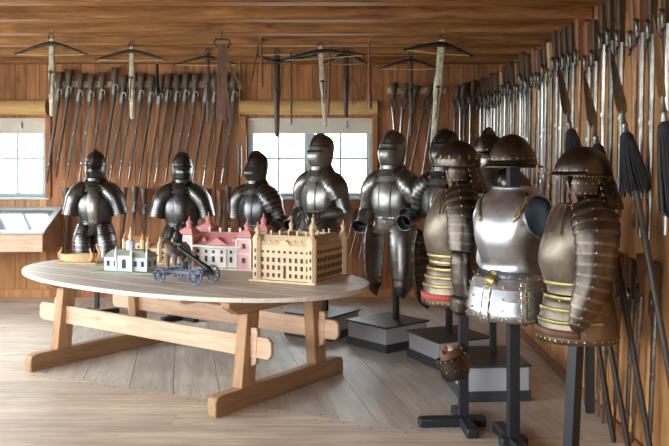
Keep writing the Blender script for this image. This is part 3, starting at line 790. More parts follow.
# short firearms below the middle window
for i, (px, py, k, tl) in enumerate(((342, 206, 0, 12), (348, 208, 1, 14), (355, 206, 0, 12), (362, 208, 2, 14), (369, 207, 0, 11), (376, 209, 1, 12))):
    p = at(px, py, YR + .03); tilt = R(tl); s_ = .5
    musket(k, (p.x - sin(tilt) * 1.3 * s_, YR + .03, p.z - cos(tilt) * 1.3 * s_), (0, tilt, 0), '%s short gun slanting under the middle window sill, %s from the left' % (KINDS[k][2], nth(i)), 'short guns under the window', s_)
# right wall: one long row receding to the corner
i = 0; ys = []
y = 9.62
while y > 3.75:
    ys.append(y); y -= (.118 if y > 7 else .135 if y > 5.6 else .165) * rg.uniform(.85, 1.15)
seq = [0, 3, 1, 5, 2, 3, 0, 4, 1, 3, 5, 0, 0, 4, 3, 2, 1, 0, 1, 5, 3, 0]
for i, y in enumerate(ys):
    k = seq[i % len(seq)]
    if y > 8.6: k = (0, 3, 0, 1)[i % 4]
    if y < 6.0: k = (0, 3, 1, 0, 5, 2)[i % 6]
    s_ = rg.uniform(.98, 1.1); X_ = 1.515 + rg.uniform(-.01, .01)
    zl = 2.33 + rg.uniform(-.05, .05) - max(0, (8.2 - y)) * .012
    tilt = R(3.0 + rg.uniform(-1.8, 2.2) if y > 5 else 2.6 + rg.uniform(-.8, .8)); l = .985 * s_
    musket(k, (X_, y + sin(tilt) * l, zl - cos(tilt) * l), (0, tilt, R(-90)), '%s musket upright on the right wall, %s along from the back corner' % (KINDS[k][2], nth(i)), 'muskets along the right wall', s_, -1)
t = thing('gun_rack', 'long pale rail behind the muskets along the right wall', 'gun rack', (XR - .018, YF + 6, 2.33))
mb = MB(); mb.box((0, 3.55, 0), (.03, 7.0, .07)); mb.build('rack_rail', ['tag'], t, bevel=.004)
mb = MB()
for y in [k * .2 for k in range(2, 34)]: mb.tube([(-.012, y, 0), (-.022, y, 0), (-.026, y, .012)], .005, 6)
mb.build('hanging_pegs', ['iron'], t)
# right end of the back wall: four upright muskets before the corner
for i, px in enumerate((453, 458, 463, 468)):
    p = at(px, 106 - i * 1.5, YR); k = (1, 3, 0, 3)[i]
    musket(k, (p.x, YR - .075 * (i % 2), p.z - .985), (0, R(1), 0), '%s musket upright on the back wall at its right end, %s from the corner' % (KINDS[k][2], nth(3 - i)), 'muskets in the corner')
# lower row on the right wall, butts at waist height, barrels down to the floor
for i, (px, py, k, tl) in enumerate(((592, 246, 2, -8), (602, 240, 0, -4), (612, 252, 2, -9), (622, 244, 5, -7), (635, 250, 0, -7), (645, 246, 2, -10), (658, 252, 0, -6))):
    X_ = 1.55; Y_ = X_ * F / (px - CX); p = at(px, py, Y_); s_ = .86; tilt = R(-tl)
    l = 1.31 * s_
    if p.z - cos(tilt) * l < .01: l_ = 0
    musket(k, (X_, Y_ + sin(tilt) * l, max(.01, p.z - cos(tilt) * l)), (0, tilt, R(-90)), '%s musket low on the right wall behind the polearms, %s from the corner side' % (KINDS[k][2], nth(i)), 'lower muskets on the right wall', s_, -1)

# ------------------------------------------------------------------ polearms with black tassels
def polearm(foot, tip, label, tassel_at, tassel_len, tassel_r, blade=True):
    foot, tip = Vector(foot), Vector(tip); d = tip - foot; Ln = d.length
    q = d.to_track_quat('Z', 'Y').to_matrix().to_4x4()
    root = tag(empty('polearm'), label, 'polearm', 'tasselled polearms'); root.matrix_world = Matrix.Translation(foot) @ q
    root.rotation_mode = 'QUATERNION'
    zb = tassel_at
    mb = MB(); mb.tube([(0, 0, .0), (0, 0, .02), (0, 0, zb)], [.010, .0165, .0155], 10); mb.build('pole', ['pole'], root)
    mb = MB(); mb.lathe([(.017, zb - .02), (.02, zb), (.014, zb + .03), (.018, zb + .045), (.012, zb + .06), (.011, zb + .12)], 10); mb.build('socket', ['barrel'], root)
    mb = MB(); bl = Ln - zb - .1
    prof = [(0, .010, .010), (.06, .03, .007), (.2, .034, .006), (.75, .018, .005), (1, .001, .001)]
    mb.loft([[(a, 0, zb + .1 + u * bl), (0, b, zb + .1 + u * bl), (-a, 0, zb + .1 + u * bl), (0, -b, zb + .1 + u * bl)] for u, a, b in prof], smooth=False)
    mb.build('blade', ['lip_glint_and_blade'], root)
    rr = random.Random(int(abs(foot.y) * 100))
    mb = MB(); z0, z1 = zb - .015, zb - tassel_len
    mb.lathe([(.018, z0 + .02), (.034, z0), (.040, z0 - .05), (.034, z0 - .06)], 14)
    for k in range(110):
        a = rr.uniform(0, 2 * pi); r1 = tassel_r * sqrt(rr.uniform(.15, 1)); r0 = .034
        le = rr.uniform(0, .05)
        mb.tube([(r0 * cos(a), r0 * sin(a), z0 - .03), ((r0 + r1) * .5 * cos(a), (r0 + r1) * .5 * sin(a), (z0 + z1) / 2), (r1 * cos(a + .1), r1 * sin(a + .1), z1 + le)], [.005, .006, .004], 5)
    mb.build('tassel', ['fringe'], root)
def pole_pix(fpx, fpy, Xf, tpx, tpy, Xt, label, frac, tl=.30, tr=.075):
    Yf = Xf * F / (fpx - CX); Yt = Xt * F / (tpx - CX)
    foot = Vector((Xf, Yf, .003)); tip = at(tpx, tpy, Yt)
    polearm(foot, tip, label, (tip - foot).length * frac, tl, tr)
pole_pix(614, 431, 1.512, 566, 150, 1.42, 'tasselled polearm farthest along the right wall, its head hidden by the rightmost half armour', .72)
pole_pix(631, 444, 1.512, 558, 62, 1.35, 'tasselled polearm whose tuft rises just behind the brimmed helmet of the rightmost cuirass', .80)
pole_pix(657, 471, 1.512, 584, 72, 1.35, 'tasselled polearm with blade tip just right of the rightmost helmet top, middle of the five', .80)
pole_pix(698, 520, 1.512, 611, 50, 1.35, 'tasselled polearm with full black tassel hanging clear right of the rightmost armour', .80, .32)
pole_pix(712, 560, 1.512, 653, 14, 1.35, 'tasselled polearm with thick black tassel cut by the right edge, nearest the viewer', .785, .42, .07)

# ------------------------------------------------------------------ things hanging from the beams
def crossbow(px, ytop, ybot, Y, span_l, span_r, drop, stock, label, thick=1.0, lean=0, yaw=0, bowz=0, cord=True):
    s = F / Y; p = at(px, ytop, Y); Ln = (ybot - ytop) / s
    root = thing('crossbow', label, 'crossbow', p, (0, R(lean), R(yaw)), 'crossbows hanging from the beams')
    mb = MB(); w = .026 * thick
    st = [(0, .8, .9), (-.05, 1.05, 1.0), (-.30, 1.0, 1.0), (-.38, 1.25, 1.1), (-.48, 1.25, 1.1), (-.56, .95, .95), (-.8, .85, .9), (-.97, .75, .8), (-1, .6, .6)]
    mb.loft([[(w * a * (1 if cos(q) > 0 else -1) * abs(cos(q)) ** .5, .024 * thick * b * (1 if sin(q) > 0 else -1) * abs(sin(q)) ** .5, z * Ln) for q in (2 * pi * j / 12 + .13 for j in range(12))] for z, a, b in st])
    mb.build('tiller', [stock], root)
    bl, br = span_l / s, span_r / s; dr = drop / s
    mb = MB(); pts = []; rad = []
    for k in range(17):
        u = -1 + k / 8; x = (bl if u < 0 else br) * u
        pts.append((x, -.034 * thick, -.045 - bowz - dr * abs(u) ** 1.35)); rad.append(.021 * thick * (1 - .55 * abs(u)))
    e = pts[0]; pts = [(e[0] - .012, e[1], e[2] + .012)] + pts; rad = [.007] + rad
    e = pts[-1]; pts.append((e[0] + .012, e[1], e[2] + .012)); rad.append(.007)
    mb.tube(pts, rad, 8); mb.build('bow', ['iron'], root)
    mb = MB(); mb.tube([pts[1], (0, -.05 * thick, -.05 - bowz - dr * 1.08), pts[-2]], .0055, 6); mb.build('bowstring', ['cord'], root)
    mb = MB(); mb.tube([(-.022, -.02, -.005), (-.025, -.02, .03), (0, -.02, .055), (.025, -.02, .03), (.022, -.02, -.005)], .005, 6)
    mb.build('stirrup', ['iron'], root)
    mb = MB(); mb.tube([(0, -.03, -.44 * Ln), (.004, -.06, -.5 * Ln), (0, -.065, -.72 * Ln)], .006, 6); mb.lathe([(.014, -.02), (.014, .02)], 10, 0, Matrix.Translation((0, -.025, -.43 * Ln)) @ Matrix.Rotation(R(90), 4, 'Y')); mb.build('trigger', ['barrel_dark'], root)
    zc = max(ZB + .02, p.z + .06) - p.z
    mb = MB(); mb.tube([(0, -.02, .053), (0, -.012, zc + .012)], .004, 6); mb.build('hanging_cord', ['cord'], root)
    return root
crossbow(52, 39, 116, 7.55, 35, 35, 11, 'bone', 'pale bone-inlaid crossbow hanging above the left window, leftmost of all', .95)
crossbow(132, 47, 119, 8.27, 35, 34, 9, 'bone', 'pale bone-inlaid crossbow hanging over the left half of the tilted muskets', .95)
crossbow(208, 53, 122, 8.98, 33, 30, 8, 'stock_dark', 'dark slender crossbow hanging just left of the leather strap bundle', .8)
crossbow(277, 54, 137, 8.98, 20, 40, -7, 'stock_dark', 'dark crossbow hanging before the left half of the middle window', 1.3, 0, 0, .05)
crossbow(320.5, 47, 127, 8.27, 38, 44, 7, 'bone', 'pale crossbow with slightly slanted stock hanging at the centre of the middle window', 1.0, 3.5 - 7)
crossbow(346, 51, 118, 8.98, 22, 20, 9, 'stock_dark', 'dark crossbow with loops hanging right of the pale one before the middle window', 1.2)
crossbow(411, 56, 136, 8.98, 31, 26, 9, 'stock_dark', 'slim dark crossbow hanging above the short rack right of the window', .8)
crossbow(442, 40, 150, 7.5, 37, 30, 9, 'bone', 'big pale mottled crossbow hanging in front of the short gun rack, rightmost of all', 1.25, 5)

def hung_rod(x0, y0, x1, y1, Y, r0, r1, mat, label, cat='rod', name='hanging_rod', knob=False):
    a, b = at(x0, y0, Y), at(x1, y1, Y)
    root = thing(name, label, cat, a, (0, 0, 0)); d = b - a
    mb = MB(); mb.tube([Vector((0, 0, 0)), d * .7, d * .82, d], [r0, (r0 * .6 + r1 * .4), r1, r1 * .7], 8); mb.build('shaft', [mat], root)
    if knob:
        mb = MB(); mb.tube([d * .97, d * 1.0, d * 1.05], [r1 * .8, r1 * 1.1, r1 * .4], 8); mb.build('tip', ['barrel'], root)
    mb = MB(); mb.tube([(0, 0, -.005), (0, -.004, max(ZB + .03 - a.z, .03))], .004, 6); mb.build('hanging_cord', ['cord'], root)
hung_rod(260, 38, 250.5, 83, 8.25, .008, .014, 'stock_red', 'brown wooden rod hanging slanted, left one of a crossed pair', 'rod', knob=False)
hung_rod(261, 38, 262, 85, 8.22, .010, .014, 'stock_red', 'brown wooden rod with metal tip hanging straight, right one of a crossed pair', knob=True)
hung_rod(291, 52, 291.5, 125, 8.9, .010, .011, 'stock_dark', 'thin dark rod hanging straight before the middle window')
hung_rod(330, 46, 328, 117, 8.9, .014, .016, 'stock_red', 'reddish wooden rod hanging right behind the pale central crossbow')
hung_rod(369, 41, 369.5, 109, 8.2, .008, .03, 'stock_red', 'slender brown club with thicker lower end hanging near the window corner', 'club')
hung_rod(157, 64, 157.5, 96, 9.55, .016, .034, 'iron', 'dark iron-fitted piece hanging from a cord above the tilted muskets', 'hanging piece')
hung_rod(239.5, 146, 239.5, 176, 9.68, .028, .032, 'stock_dark', 'short dark club-like piece on the wall left of the middle window', 'club')
# loops of cord at the dark crossbow
t = thing('cord_loop', 'dark loop of cord and iron hanging beside the dark crossbow near the window', 'cord', at(352, 75, 8.8))
mb = MB(); mb.tube([(0, 0, 0), (.05, 0, -.12), (.07, 0, -.26), (.02, 0, -.33), (-.03, 0, -.2), (-.01, 0, -.02)], .009, 6); mb.build('loop', ['leather'], t)
mb = MB(); mb.tube([(0, 0, -.005), (0, -.004, ZB + .03 - at(352, 75, 8.8).z)], .004, 6); mb.build('hanging_cord', ['leather'], t)
# leather strap bundle
p = at(222, 40, 7.5)
t = thing('strap_bundle', 'bundle of long brown leather straps hanging from an iron ring by the dark slender crossbow', 'straps', p)
mb = MB(); mb.tube([(-.045, 0, -.08), (-.078, 0, -.03), (-.06, 0, .005), (0, 0, .008), (.06, 0, .005), (.078, 0, -.03), (.045, 0, -.08)], .009, 8); mb.build('iron_ring', ['iron'], t)
mb = MB(); mb.tube([(0, 0, .01), (0, -.01, ZB + .03 - p.z)], .005, 6); mb.build('hanging_hook', ['iron'], t)
rs = random.Random(5)
for k in range(7):
    u = (k - 3) / 3; ln = rs.uniform(.62, .80); y = rs.uniform(-.04, .03)
    mb = MB(); a = (u * .025, y * .3, -.035 + .0 * k); b = (u * .045 + rs.uniform(-.01, .01), y, -.35); c = (u * .06 + rs.uniform(-.02, .02), y, -ln)
    w_ = .012
    mb.loft([[(q[0] + dx_, q[1] + dy_, q[2]) for dx_, dy_ in ((-w_, -.004), (w_, -.004), (w_, .004), (-w_, .004))] for q in (a, b, c)], smooth=False)
    mb.build('strap', ['leather'], t)
mb = MB(); mb.loft([[(q[0] + dx_, q[1] + dy_, q[2]) for dx_, dy_ in ((-.014, -.004), (.014, -.004), (.014, .004), (-.014, .004))] for q in ((.03, -.05, -.06), (.07, -.05, -.22), (.19, -.05, -.46))], smooth=False); mb.build('strap', ['leather'], t)
# ------------------------------------------------------------------ armour
def sgnpow(v, e): return (1 if v > 0 else -1) * abs(v) ** e
def ering(c, rx, rf, rb, e=2.2, n=40, ridge=0, a0=None, a1=None, tilt=0):
    """a body section; angle 0 is the front (-Y)"""
    pts = []
    angs = [2 * pi * k / n for k in range(n)] if a0 is None else [a0 + (a1 - a0) * k / (n - 1) for k in range(n)]
    for a in angs:
        s_, c_ = sin(a), cos(a); ry = rf if c_ > 0 else rb
        b = (a + pi) % (2 * pi) - pi
        k = 1 + ridge * exp(-(b / .22) ** 2) if c_ > 0 else 1
        x = rx * sgnpow(s_, 2 / e); y = -ry * k * sgnpow(c_, 2 / e)
        pts.append((c[0] + x, c[1] + y, c[2] + tilt * y))
    return pts
def spline(st, n):
    """Catmull-Rom through tuples"""
    out = []; m = len(st) - 1
    for i in range(n + 1):
        u = i / n * m; k = min(int(u), m - 1); t = u - k
        P = [st[max(k - 1, 0)], st[k], st[k + 1], st[min(k + 2, m)]]
        out.append(tuple(.5 * (2 * b + (c - a) * t + (2 * a - 5 * b + 4 * c - d) * t * t + (3 * b - a - 3 * c + d) * t ** 3) for a, b, c, d in zip(*P)))
    return out
def body_shell(mb, st, n=26, e=2.3, ridge=0, seg=44, mi=0, X=None, ridge_fn=None):
    """st: (z, rx, rfront, rback, cy)"""
    rings = []
    for q in spline(st, n):
        rings.append(ering((0, q[4], q[0]), q[1], q[2], q[3], e, seg, ridge if ridge_fn is None else ridge_fn(q[0])))
    mb.loft(rings, mi, X, (False, False))
def lames_body(mb, st, n, lip=.035, e=2.3, seg=44, mi=0, ridge=0, riv=None, rmi=1, arc=None, back=None):
    """overlapping hoops: st (z, rx, rf, rb, cy) from top down"""
    P = spline(st, n); rings = []
    for i in range(n):
        a, b = P[i], P[i + 1]
        k0 = 1 - lip * .2
        for q, k in ((a, k0), (b, 1 + lip), ):
            rings.append(ering((0, q[4], q[0] - (.004 if k > 1 else 0)), q[1] * k, q[2] * k, q[3] * k, e, seg, ridge, *(arc or (None, None))))
        if riv:
            for ang in riv:
                q = b; x, y, z = ering((0, q[4], q[0] + .012), q[1] * (1 + lip), q[2] * (1 + lip), q[3] * (1 + lip), e, 3, ridge, ang, ang + .5)[0]
                mb.rivets([((x, y, z), (x, y - q[4], 0))], .006, rmi)
    mb.loft(rings, mi, None, (False, False), arc is None)
EDGE = [0]
def limb(mb, path, n, lip=.05, seg=24, mi=0, arc=None, front=(0, -1, 0), riv=None, rmi=1, rr=.005, smooth_first=0):
    """lamed tube along path [(p, rw, rd)], hoops lip over the next towards the end"""
    st = spline([(*p, a, b) for p, a, b in path], n * 2); rings = []
    fv = Vector(front)
    def frame(i):
        t = (Vector(st[min(i + 1, len(st) - 1)][:3]) - Vector(st[max(i - 1, 0)][:3])).normalized()
        f = (fv - t * fv.dot(t)); f = f.normalized() if f.length > .05 else Vector((0, 0, 1)); return t, f, f.cross(t)
    angs = [2 * pi * k / seg for k in range(seg)] if arc is None else [arc[0] + (arc[1] - arc[0]) * k / (seg - 1) for k in range(seg)]
    for i in range(n):
        for j, k in ((2 * i, 1 - lip * .15), (2 * i + 1.5, 1 + lip * .8), (2 * i + 2, 1 + lip)):
            if j != int(j):
                t, f, s_ = frame(int(j)); q = tuple((a + b) / 2 for a, b in zip(st[int(j)], st[int(j) + 1]))
            else: t, f, s_ = frame(j); q = st[j]
            c = Vector(q[:3])
            rings.append([c + (f * cos(a) * q[4] + s_ * sin(a) * q[3]) * k for a in angs])
        if riv:
            t, f, s_ = frame(2 * i + 2); q = st[2 * i + 2]; c = Vector(q[:3]) - t * .012
            for a in riv:
                d = f * cos(a) * q[4] + s_ * sin(a) * q[3]
                mb.rivets([(c + d * (1 + lip), d)], rr, rmi)
    f0 = len(mb.f); mb.loft(rings, mi, None, (False, False), arc is None)
    if EDGE[0]:  # recolours lame lips to imitate the highlight along their edges
        per = seg if arc is None else seg - 1
        for r_ in range(len(rings) - 1):
            if r_ % 3 == 1:
                for k in range(per): mb.m[f0 + r_ * per + k] = EDGE[0]

def close_helmet(parent, z, yaw, mat, style='armet', scale=1.0, pitch=0, crest=.02):
    h = empty('helmet', (0, .0, z), (R(pitch), 0, R(yaw)), scale); h.parent = parent
    st = [(0, .088, .10, .088, .0), (.035, .080, .092, .085, .0), (.08, .086, .105, .098, 0), (.14, .094, .112, .112, 0), (.20, .096, .112, .122, 0), (.25, .086, .098, .116, .004), (.29, .062, .07, .088, .008), (.315, .03, .034, .045, .01), (.322, .004, .005, .006, .01)]
    mb = MB(); P = spline(st, 22)
    mb.loft([ering((0, q[4], q[0]), q[1], q[2], q[3], 2.1, 32) for q in P], 0, None, (False, True))
    mb.build('skull', [mat], h)
    mb = MB()      # comb along the top from brow to nape
    pts = []
    for k in range(15):
        a = R(-50 + 175 * k / 14)
        r0y, r0z = .112, .128
        pts.append((.008 - r0y * cos(a + R(0)) * 1.0 if False else .006 - .115 * cos(R(30) + a * .82), .197 + .125 * sin(R(30) + a * .82)))
    hgt = [crest * sin(pi * (k + .6) / 15.2) ** .6 for k in range(15)]
    up = [(y - .006 + (y - .006) / .2 * hg, zz + (zz - .19) / .125 * hg * .9) for (y, zz), hg in zip(pts, hgt)]
    mb.loft([[(-.006, pts[k][0], pts[k][1] - .012), (-.003, up[k][0], up[k][1]), (.003, up[k][0], up[k][1]), (.006, pts[k][0], pts[k][1] - .012)] for k in range(15)], smooth=False)
    mb.build('comb', [mat], h)
    mb = MB()      # pointed visor
    if style == 'armet':
        vs_ = [(.045, .090, .112, .6), (.075, .095, .132, .6), (.105, .100, .150, .6), (.13, .102, .152, .6), (.16, .102, .138, .6), (.185, .102, .124, .6), (.215, .100, .116, .6)]
    else:
        vs_ = [(.045, .088, .108, .6), (.075, .096, .125, .6), (.11, .101, .137, .6), (.14, .103, .140, .6), (.17, .103, .132, .6), (.19, .103, .122, .6), (.225, .100, .114, .6)]
    V = spline(vs_, 12)
    mb.loft([ering((0, 0, q[0]), q[1], q[2], q[2], 1.9, 33, .06, R(-98), R(98)) for q in V], 0, None, (False, False), False)
    for sx in (-1, 1): mb.lathe([(.016, 0), (.016, .006), (.006, .010)], 10, 0, Matrix.Translation((sx * .101, .01, .17)) @ Matrix.Rotation(R(90 * sx), 4, 'Y'))
    v = mb.build('visor', [mat], h, solid=.003)
    mb = MB()
    zz = .172
    mb.loft([ering((0, 0, z_), rx, rf, rf, 1.9, 25, .06, R(-62), R(62)) for z_, rx, rf in ((zz + .012, .1045, .130), (zz - .006, .1055, .1385))], 0, None, (False, False), False)
    mb.build('eye_slit', ['under'], v)
    mb = MB()      # neck lames of the helmet
    lames_body(mb, [(.055, .086, .104, .094, 0), (.02, .090, .106, .096, 0), (-.02, .108, .125, .11, 0)], 2, .02, 2.1, 32)
    mb.build('neck_plates', [mat], h)
    return h

TORSO = [(1.00, .165, .125, .115, 0), (1.05, .168, .136, .112, 0), (1.12, .186, .156, .125, 0), (1.22, .198, .155, .135, 0), (1.30, .190, .135, .13, 0), (1.36, .155, .112, .112, .005), (1.42, .108, .092, .09, .008), (1.45, .094, .088, .09, .008)]
def suit(label, x, y, z, yaw, mat, style, head_yaw=0, arms=('sleeve', 'sleeve'), tassets=(.50, .50), tasset_kind='leg', scale=1.0, helmet_style='armet', helm_pitch=0, crest=.02, mat2=None, group=None, open_side=None):
    EDGE[0] = 2; ED = 'lip_glint_and_blade' if mat == 'steel_black' else 'steel_grey'
    off = Matrix.Rotation(R(yaw), 3, 'Z') @ Vector((0, -.064, 0)) * scale; x += off.x; y += off.y
    root = thing('suit_of_armour', label, 'suit of armour', (x, y, z), (0, 0, R(yaw)), group, scale)
    mat2 = mat2 or mat
    rv = ['brass'] if style == 'plain' else ['brass']
    cu = empty('cuirass'); cu.parent = root
    mb = MB(); body_shell(mb, TORSO, 26, 2.6, .11)
    mb.build('breastplate', [mat, 'brass'], cu, solid=.003)
    mb = MB(); lames_body(mb, [(1.50, .094, .094, .092, .008), (1.46, .118, .112, .11, .008), (1.41, .155, .138, .128, .006), (1.345, .198, .152, .135, .005)], 4, .035, 2.1, 36, 0, .03, [R(a) for a in (-60, -20, 20, 60)], 1)
    mb.build('gorget', [mat, 'old_brass'], cu)
    mb = MB()      # raised panels on the breast either side of the middle band
    mb.loft([ering((0, 0, q[0]), q[1] * 1.012, q[2] * 1.015, q[3], 2.6, 9, .11, R(-13), R(13)) for q in spline(TORSO[:6], 14)], 0, None, (False, False), False)
    mb.build('breast_band', [mat2], cu, solid=.003)
    mb = MB(); lames_body(mb, [(1.02, .150, .132, .114, 0), (.95, .168, .152, .128, 0), (.89, .196, .178, .15, 0)], 3, .03, 2.3, 40, 0, .02, [R(a) for a in (-75, -50, -25, 0, 25, 50, 75)], 1)
    mb.tube([(p[0], p[1], p[2]) for p in ering((0, 0, 1.022), .156, .138, .118, 2.3, 32)] + [ering((0, 0, 1.022), .156, .138, .118, 2.3, 32)[0]], .007, 6)
    mb.build('fauld', [mat, 'old_brass'], root)
    for sx, ln in zip((-1, 1), tassets):
        mb = MB(); zb = .90 - ln; ARC = (R(-100), R(100)) if sx > 0 else (R(-175), R(-20))
        if tasset_kind == 'leg':
            limb(mb, [((sx * .088, -.025, .985), .085, .135), ((sx * .105, -.035, .89), .102, .15), ((sx * .118, -.04, .80), .106, .142), ((sx * .124, -.035, .80 - ln * .45), .098, .122), ((sx * .124, -.02, zb), .084, .10)], 17, .05, 26, 0, (R(-105), R(105)), riv=[R(a) for a in (-70, 0, 70)], rr=.004)
        else:
            limb(mb, [((sx * .112, -.02, .94), .125, .165), ((sx * .128, -.04, .82), .132, .16), ((sx * .135, -.05, .80 - ln * .42), .118, .14), ((sx * .135, -.05, zb + .09), .088, .11)], 10, .06, 26, 0, ARC, riv=[R(a) for a in (-85, 0, 85)], rr=.004)
            lst = [((sx * .135, -.05, zb + .10), .094, .116), ((sx * .135, -.06, zb + .05), .094, .12), ((sx * .135, -.062, zb + .0), .07, .09), ((sx * .135, -.05, zb - .05), .03, .035), ((sx * .135, -.046, zb - .075), .008, .01)]
            limb(mb, lst, 6, .008, 26, 0, ARC)
        mb.build('tasset', [mat, 'old_brass', ED], root, solid=.0035)
    close_helmet(root, 1.435, head_yaw, mat, helmet_style, 1.06 if mat == 'steel_black' and tasset_kind == 'leg' else 1.12, helm_pitch, crest)
    for sx, arm in zip((-1, 1), arms):
        ax = sx
        if arm == 'sleeve':
            mb = MB(); limb(mb, [((ax * .085, -.01, 1.40), .065, .105), ((ax * .14, -.015, 1.35), .092, .142), ((ax * .20, -.015, 1.28), .094, .142), ((ax * .236, -.012, 1.19), .084, .118), ((ax * .26, -.012, 1.09), .082, .10)], 17, .05, 26, 0, None, riv=[R(-60), 0, R(60)], rr=.004)
            mb.build('pauldron', [mat, 'old_brass', ED], root, solid=.003)
            
            continue
        elbow, wrist = arm
        mb = MB(); limb(mb, [((ax * .085, -.005, 1.40), .065, .10), ((ax * .14, -.012, 1.35), .090, .138), ((ax * .198, -.012, 1.275), .094, .138), ((ax * .238, -.005, 1.17), .081, .105)], 8, .045, 26, 0, None, riv=[R(-60), 0, R(60)], rr=.004)
        mb.build('pauldron', [mat, 'old_brass', ED], root, solid=.003)
        el = Vector(elbow); wr = Vector(wrist); sh = Vector((ax * .236, 0, 1.21))
        va = empty('vambrace'); va.parent = root
        mb = MB(); limb(mb, [(sh, .074, .088), ((sh * .55 + el * .45), .067, .075), (el, .058, .064)], 4, .05, 20); mb.build('upper_cannon', [mat, mat, ED], va, solid=.003)
        mb = MB(); mb.ball(el, (.066, .07, .066), 18); mb.lathe([(.006, .012), (.03, .008), (.05, 0)], 14, 0, Matrix.Translation(el + Vector((ax * .052, 0.01, 0))) @ Matrix.Rotation(R(90 * ax), 4, 'Y')); mb.build('couter', [mat], va)
        d = (wr - el)
        mb = MB(); limb(mb, [(el + d * .02, .058, .058), (el + d * .35, .062, .062), (el + d * .7, .050, .050), (wr, .046, .046)], 3, .02, 20, 0, None, (0, 0, 1)); mb.build('lower_cannon', [mat, mat, ED], va, solid=.003)
        mb = MB(); limb(mb, [(wr - d * .12, .048, .048), (wr + d * .05, .056, .056), (wr + d * .30, .070, .070)], 2, .02, 22, 0, None, (0, 0, 1)); g = mb.build('gauntlet_cuff', [mat, mat, ED], va, solid=.004)
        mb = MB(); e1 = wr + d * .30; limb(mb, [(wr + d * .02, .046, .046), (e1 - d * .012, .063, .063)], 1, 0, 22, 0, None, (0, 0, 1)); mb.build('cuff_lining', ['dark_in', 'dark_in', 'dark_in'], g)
    EDGE[0] = 0
    return root

def floor_stand(label, x, y, yaw, top, z=.0):
    t = thing('armour_stand', label, 'stand', (x, y, 0), (0, 0, R(yaw)))
    mb = MB(); mb.box((0, 0, (top + .05) / 2 + .025), (.045, .045, top - .05)); mb.build('post', ['black'], t, bevel=.003)
    mb = MB()
    for a in (0, 90):
        X = Matrix.Rotation(R(a + 45), 4, 'Z')
        k = .0 if a == 0 else .0005
        mb.box((0, 0, .028 + k), (.50, .07, .05), 0, X)
    mb.build('cross_base', ['black'], t, bevel=.006)
    return t
def plinth(label, cx, cy, sx, sy, yaw, h, px, py, post_top):
    t = thing('display_plinth', label, 'plinth', (cx, cy, 0), (0, 0, R(yaw)))
    mb = MB(); mb.box((0, 0, .035), (sx + .03, sy + .03, .07)); mb.build('base_board', ['slate'], t, bevel=.004)
    mb = MB(); mb.box((0, 0, .07 + (h - .09) / 2), (sx, sy, h - .09)); mb.build('plinth_body', ['grey_paint'], t, bevel=.002)
    mb = MB(); mb.box((0, 0, h - .009), (sx + .035, sy + .035, .018)); mb.build('top_board', ['slate'], t, bevel=.004)
    loc = Matrix.Rotation(R(-yaw), 3, 'Z') @ Vector((px - cx, py - cy, 0))
    mb = MB(); mb.box((loc.x, loc.y, (h + post_top) / 2), (.045, .045, post_top - h), 0); mb.build('post', ['black'], t, bevel=.003)
    return t

# the three black armours at the back and their floor stands
for (px, Y, yaw, hy, sc, lb, sb) in (
        (97, 8.62, 6, -4, 1.0, 'black lamed suit of armour facing the viewer, leftmost by the left window', 'black cross-footed post under the leftmost black armour'),
        (183, 8.40, 4, 12, .99, 'black lamed suit of armour behind the gun carriage model, second from the left', 'black cross-footed post under the second armour from the left')):
    x = (px - CX) * Y / F
    suit(lb, x, Y, 0, yaw, 'steel_black', 'plain', hy, scale=sc, mat2='steel_grey' if px < 120 else 'steel_black', crest=.03 if px < 120 else .02)
    floor_stand(sb, x, Y, 0, 1.15)
Y = 8.30; x = (261 - CX) * Y / F
suit('black suit of armour turned left before the middle window, behind the pink palace', x, Y, 0, -32, 'steel_black', 'plain', -12, arms=('sleeve', ((.285, .03, 1.08), (.26, -.16, .93))), scale=.985, crest=.026)
floor_stand('black cross-footed post under the armour behind the pink palace', x, Y, 0, 1.15)

# grey armours on plinths
plinth('grey plinth with black top partly hidden behind the table end', -.29, 7.68, .49, .50, 57, .225, -.265, 7.70, 1.2)
suit('grey armour with bent arms before the window, turned left, behind the big pale palace', -.265, 7.70, .135, -38, 'steel_grey', 'plain', -12, arms=(((-.285, .02, 1.07), (-.22, -.17, .95)), ((.285, .02, 1.06), (.10, -.20, 1.01))), scale=.99, tassets=(.40, .40), helmet_style='close', crest=.014)
plinth('grey plinth with black top under the armour with pointed knees, nearest the table', .31, 7.22, .50, .50, 41, .225, .39, 7.25, 1.2)
suit('grey suit of armour with open cuffs and pointed knee plates, standing on the middle plinth', .39, 7.25, .13, -30, 'steel_grey', 'plain', -16, arms=(((-.285, .03, 1.08), (-.25, -.14, .97)), ((.285, .03, 1.09), (.24, -.16, 1.06))), tassets=(.52, .52), tasset_kind='knee', helmet_style='close', crest=.014)
plinth('grey plinth with black top under the half-hidden armour behind the brown gauntlet', .79, 6.63, .47, .50, 24, .225, .80, 6.66, 1.2)
suit('dark suit of armour half hidden behind the brown helmeted cuirass', .80, 6.66, .115, -38, 'steel_black', 'plain', -8, arms=(((-.285, .03, 1.10), (-.27, -.16, 1.04)), ((.285, .03, 1.08), (.24, -.16, .98))), tassets=(.52, .52), tasset_kind='knee', helmet_style='close', crest=.014)

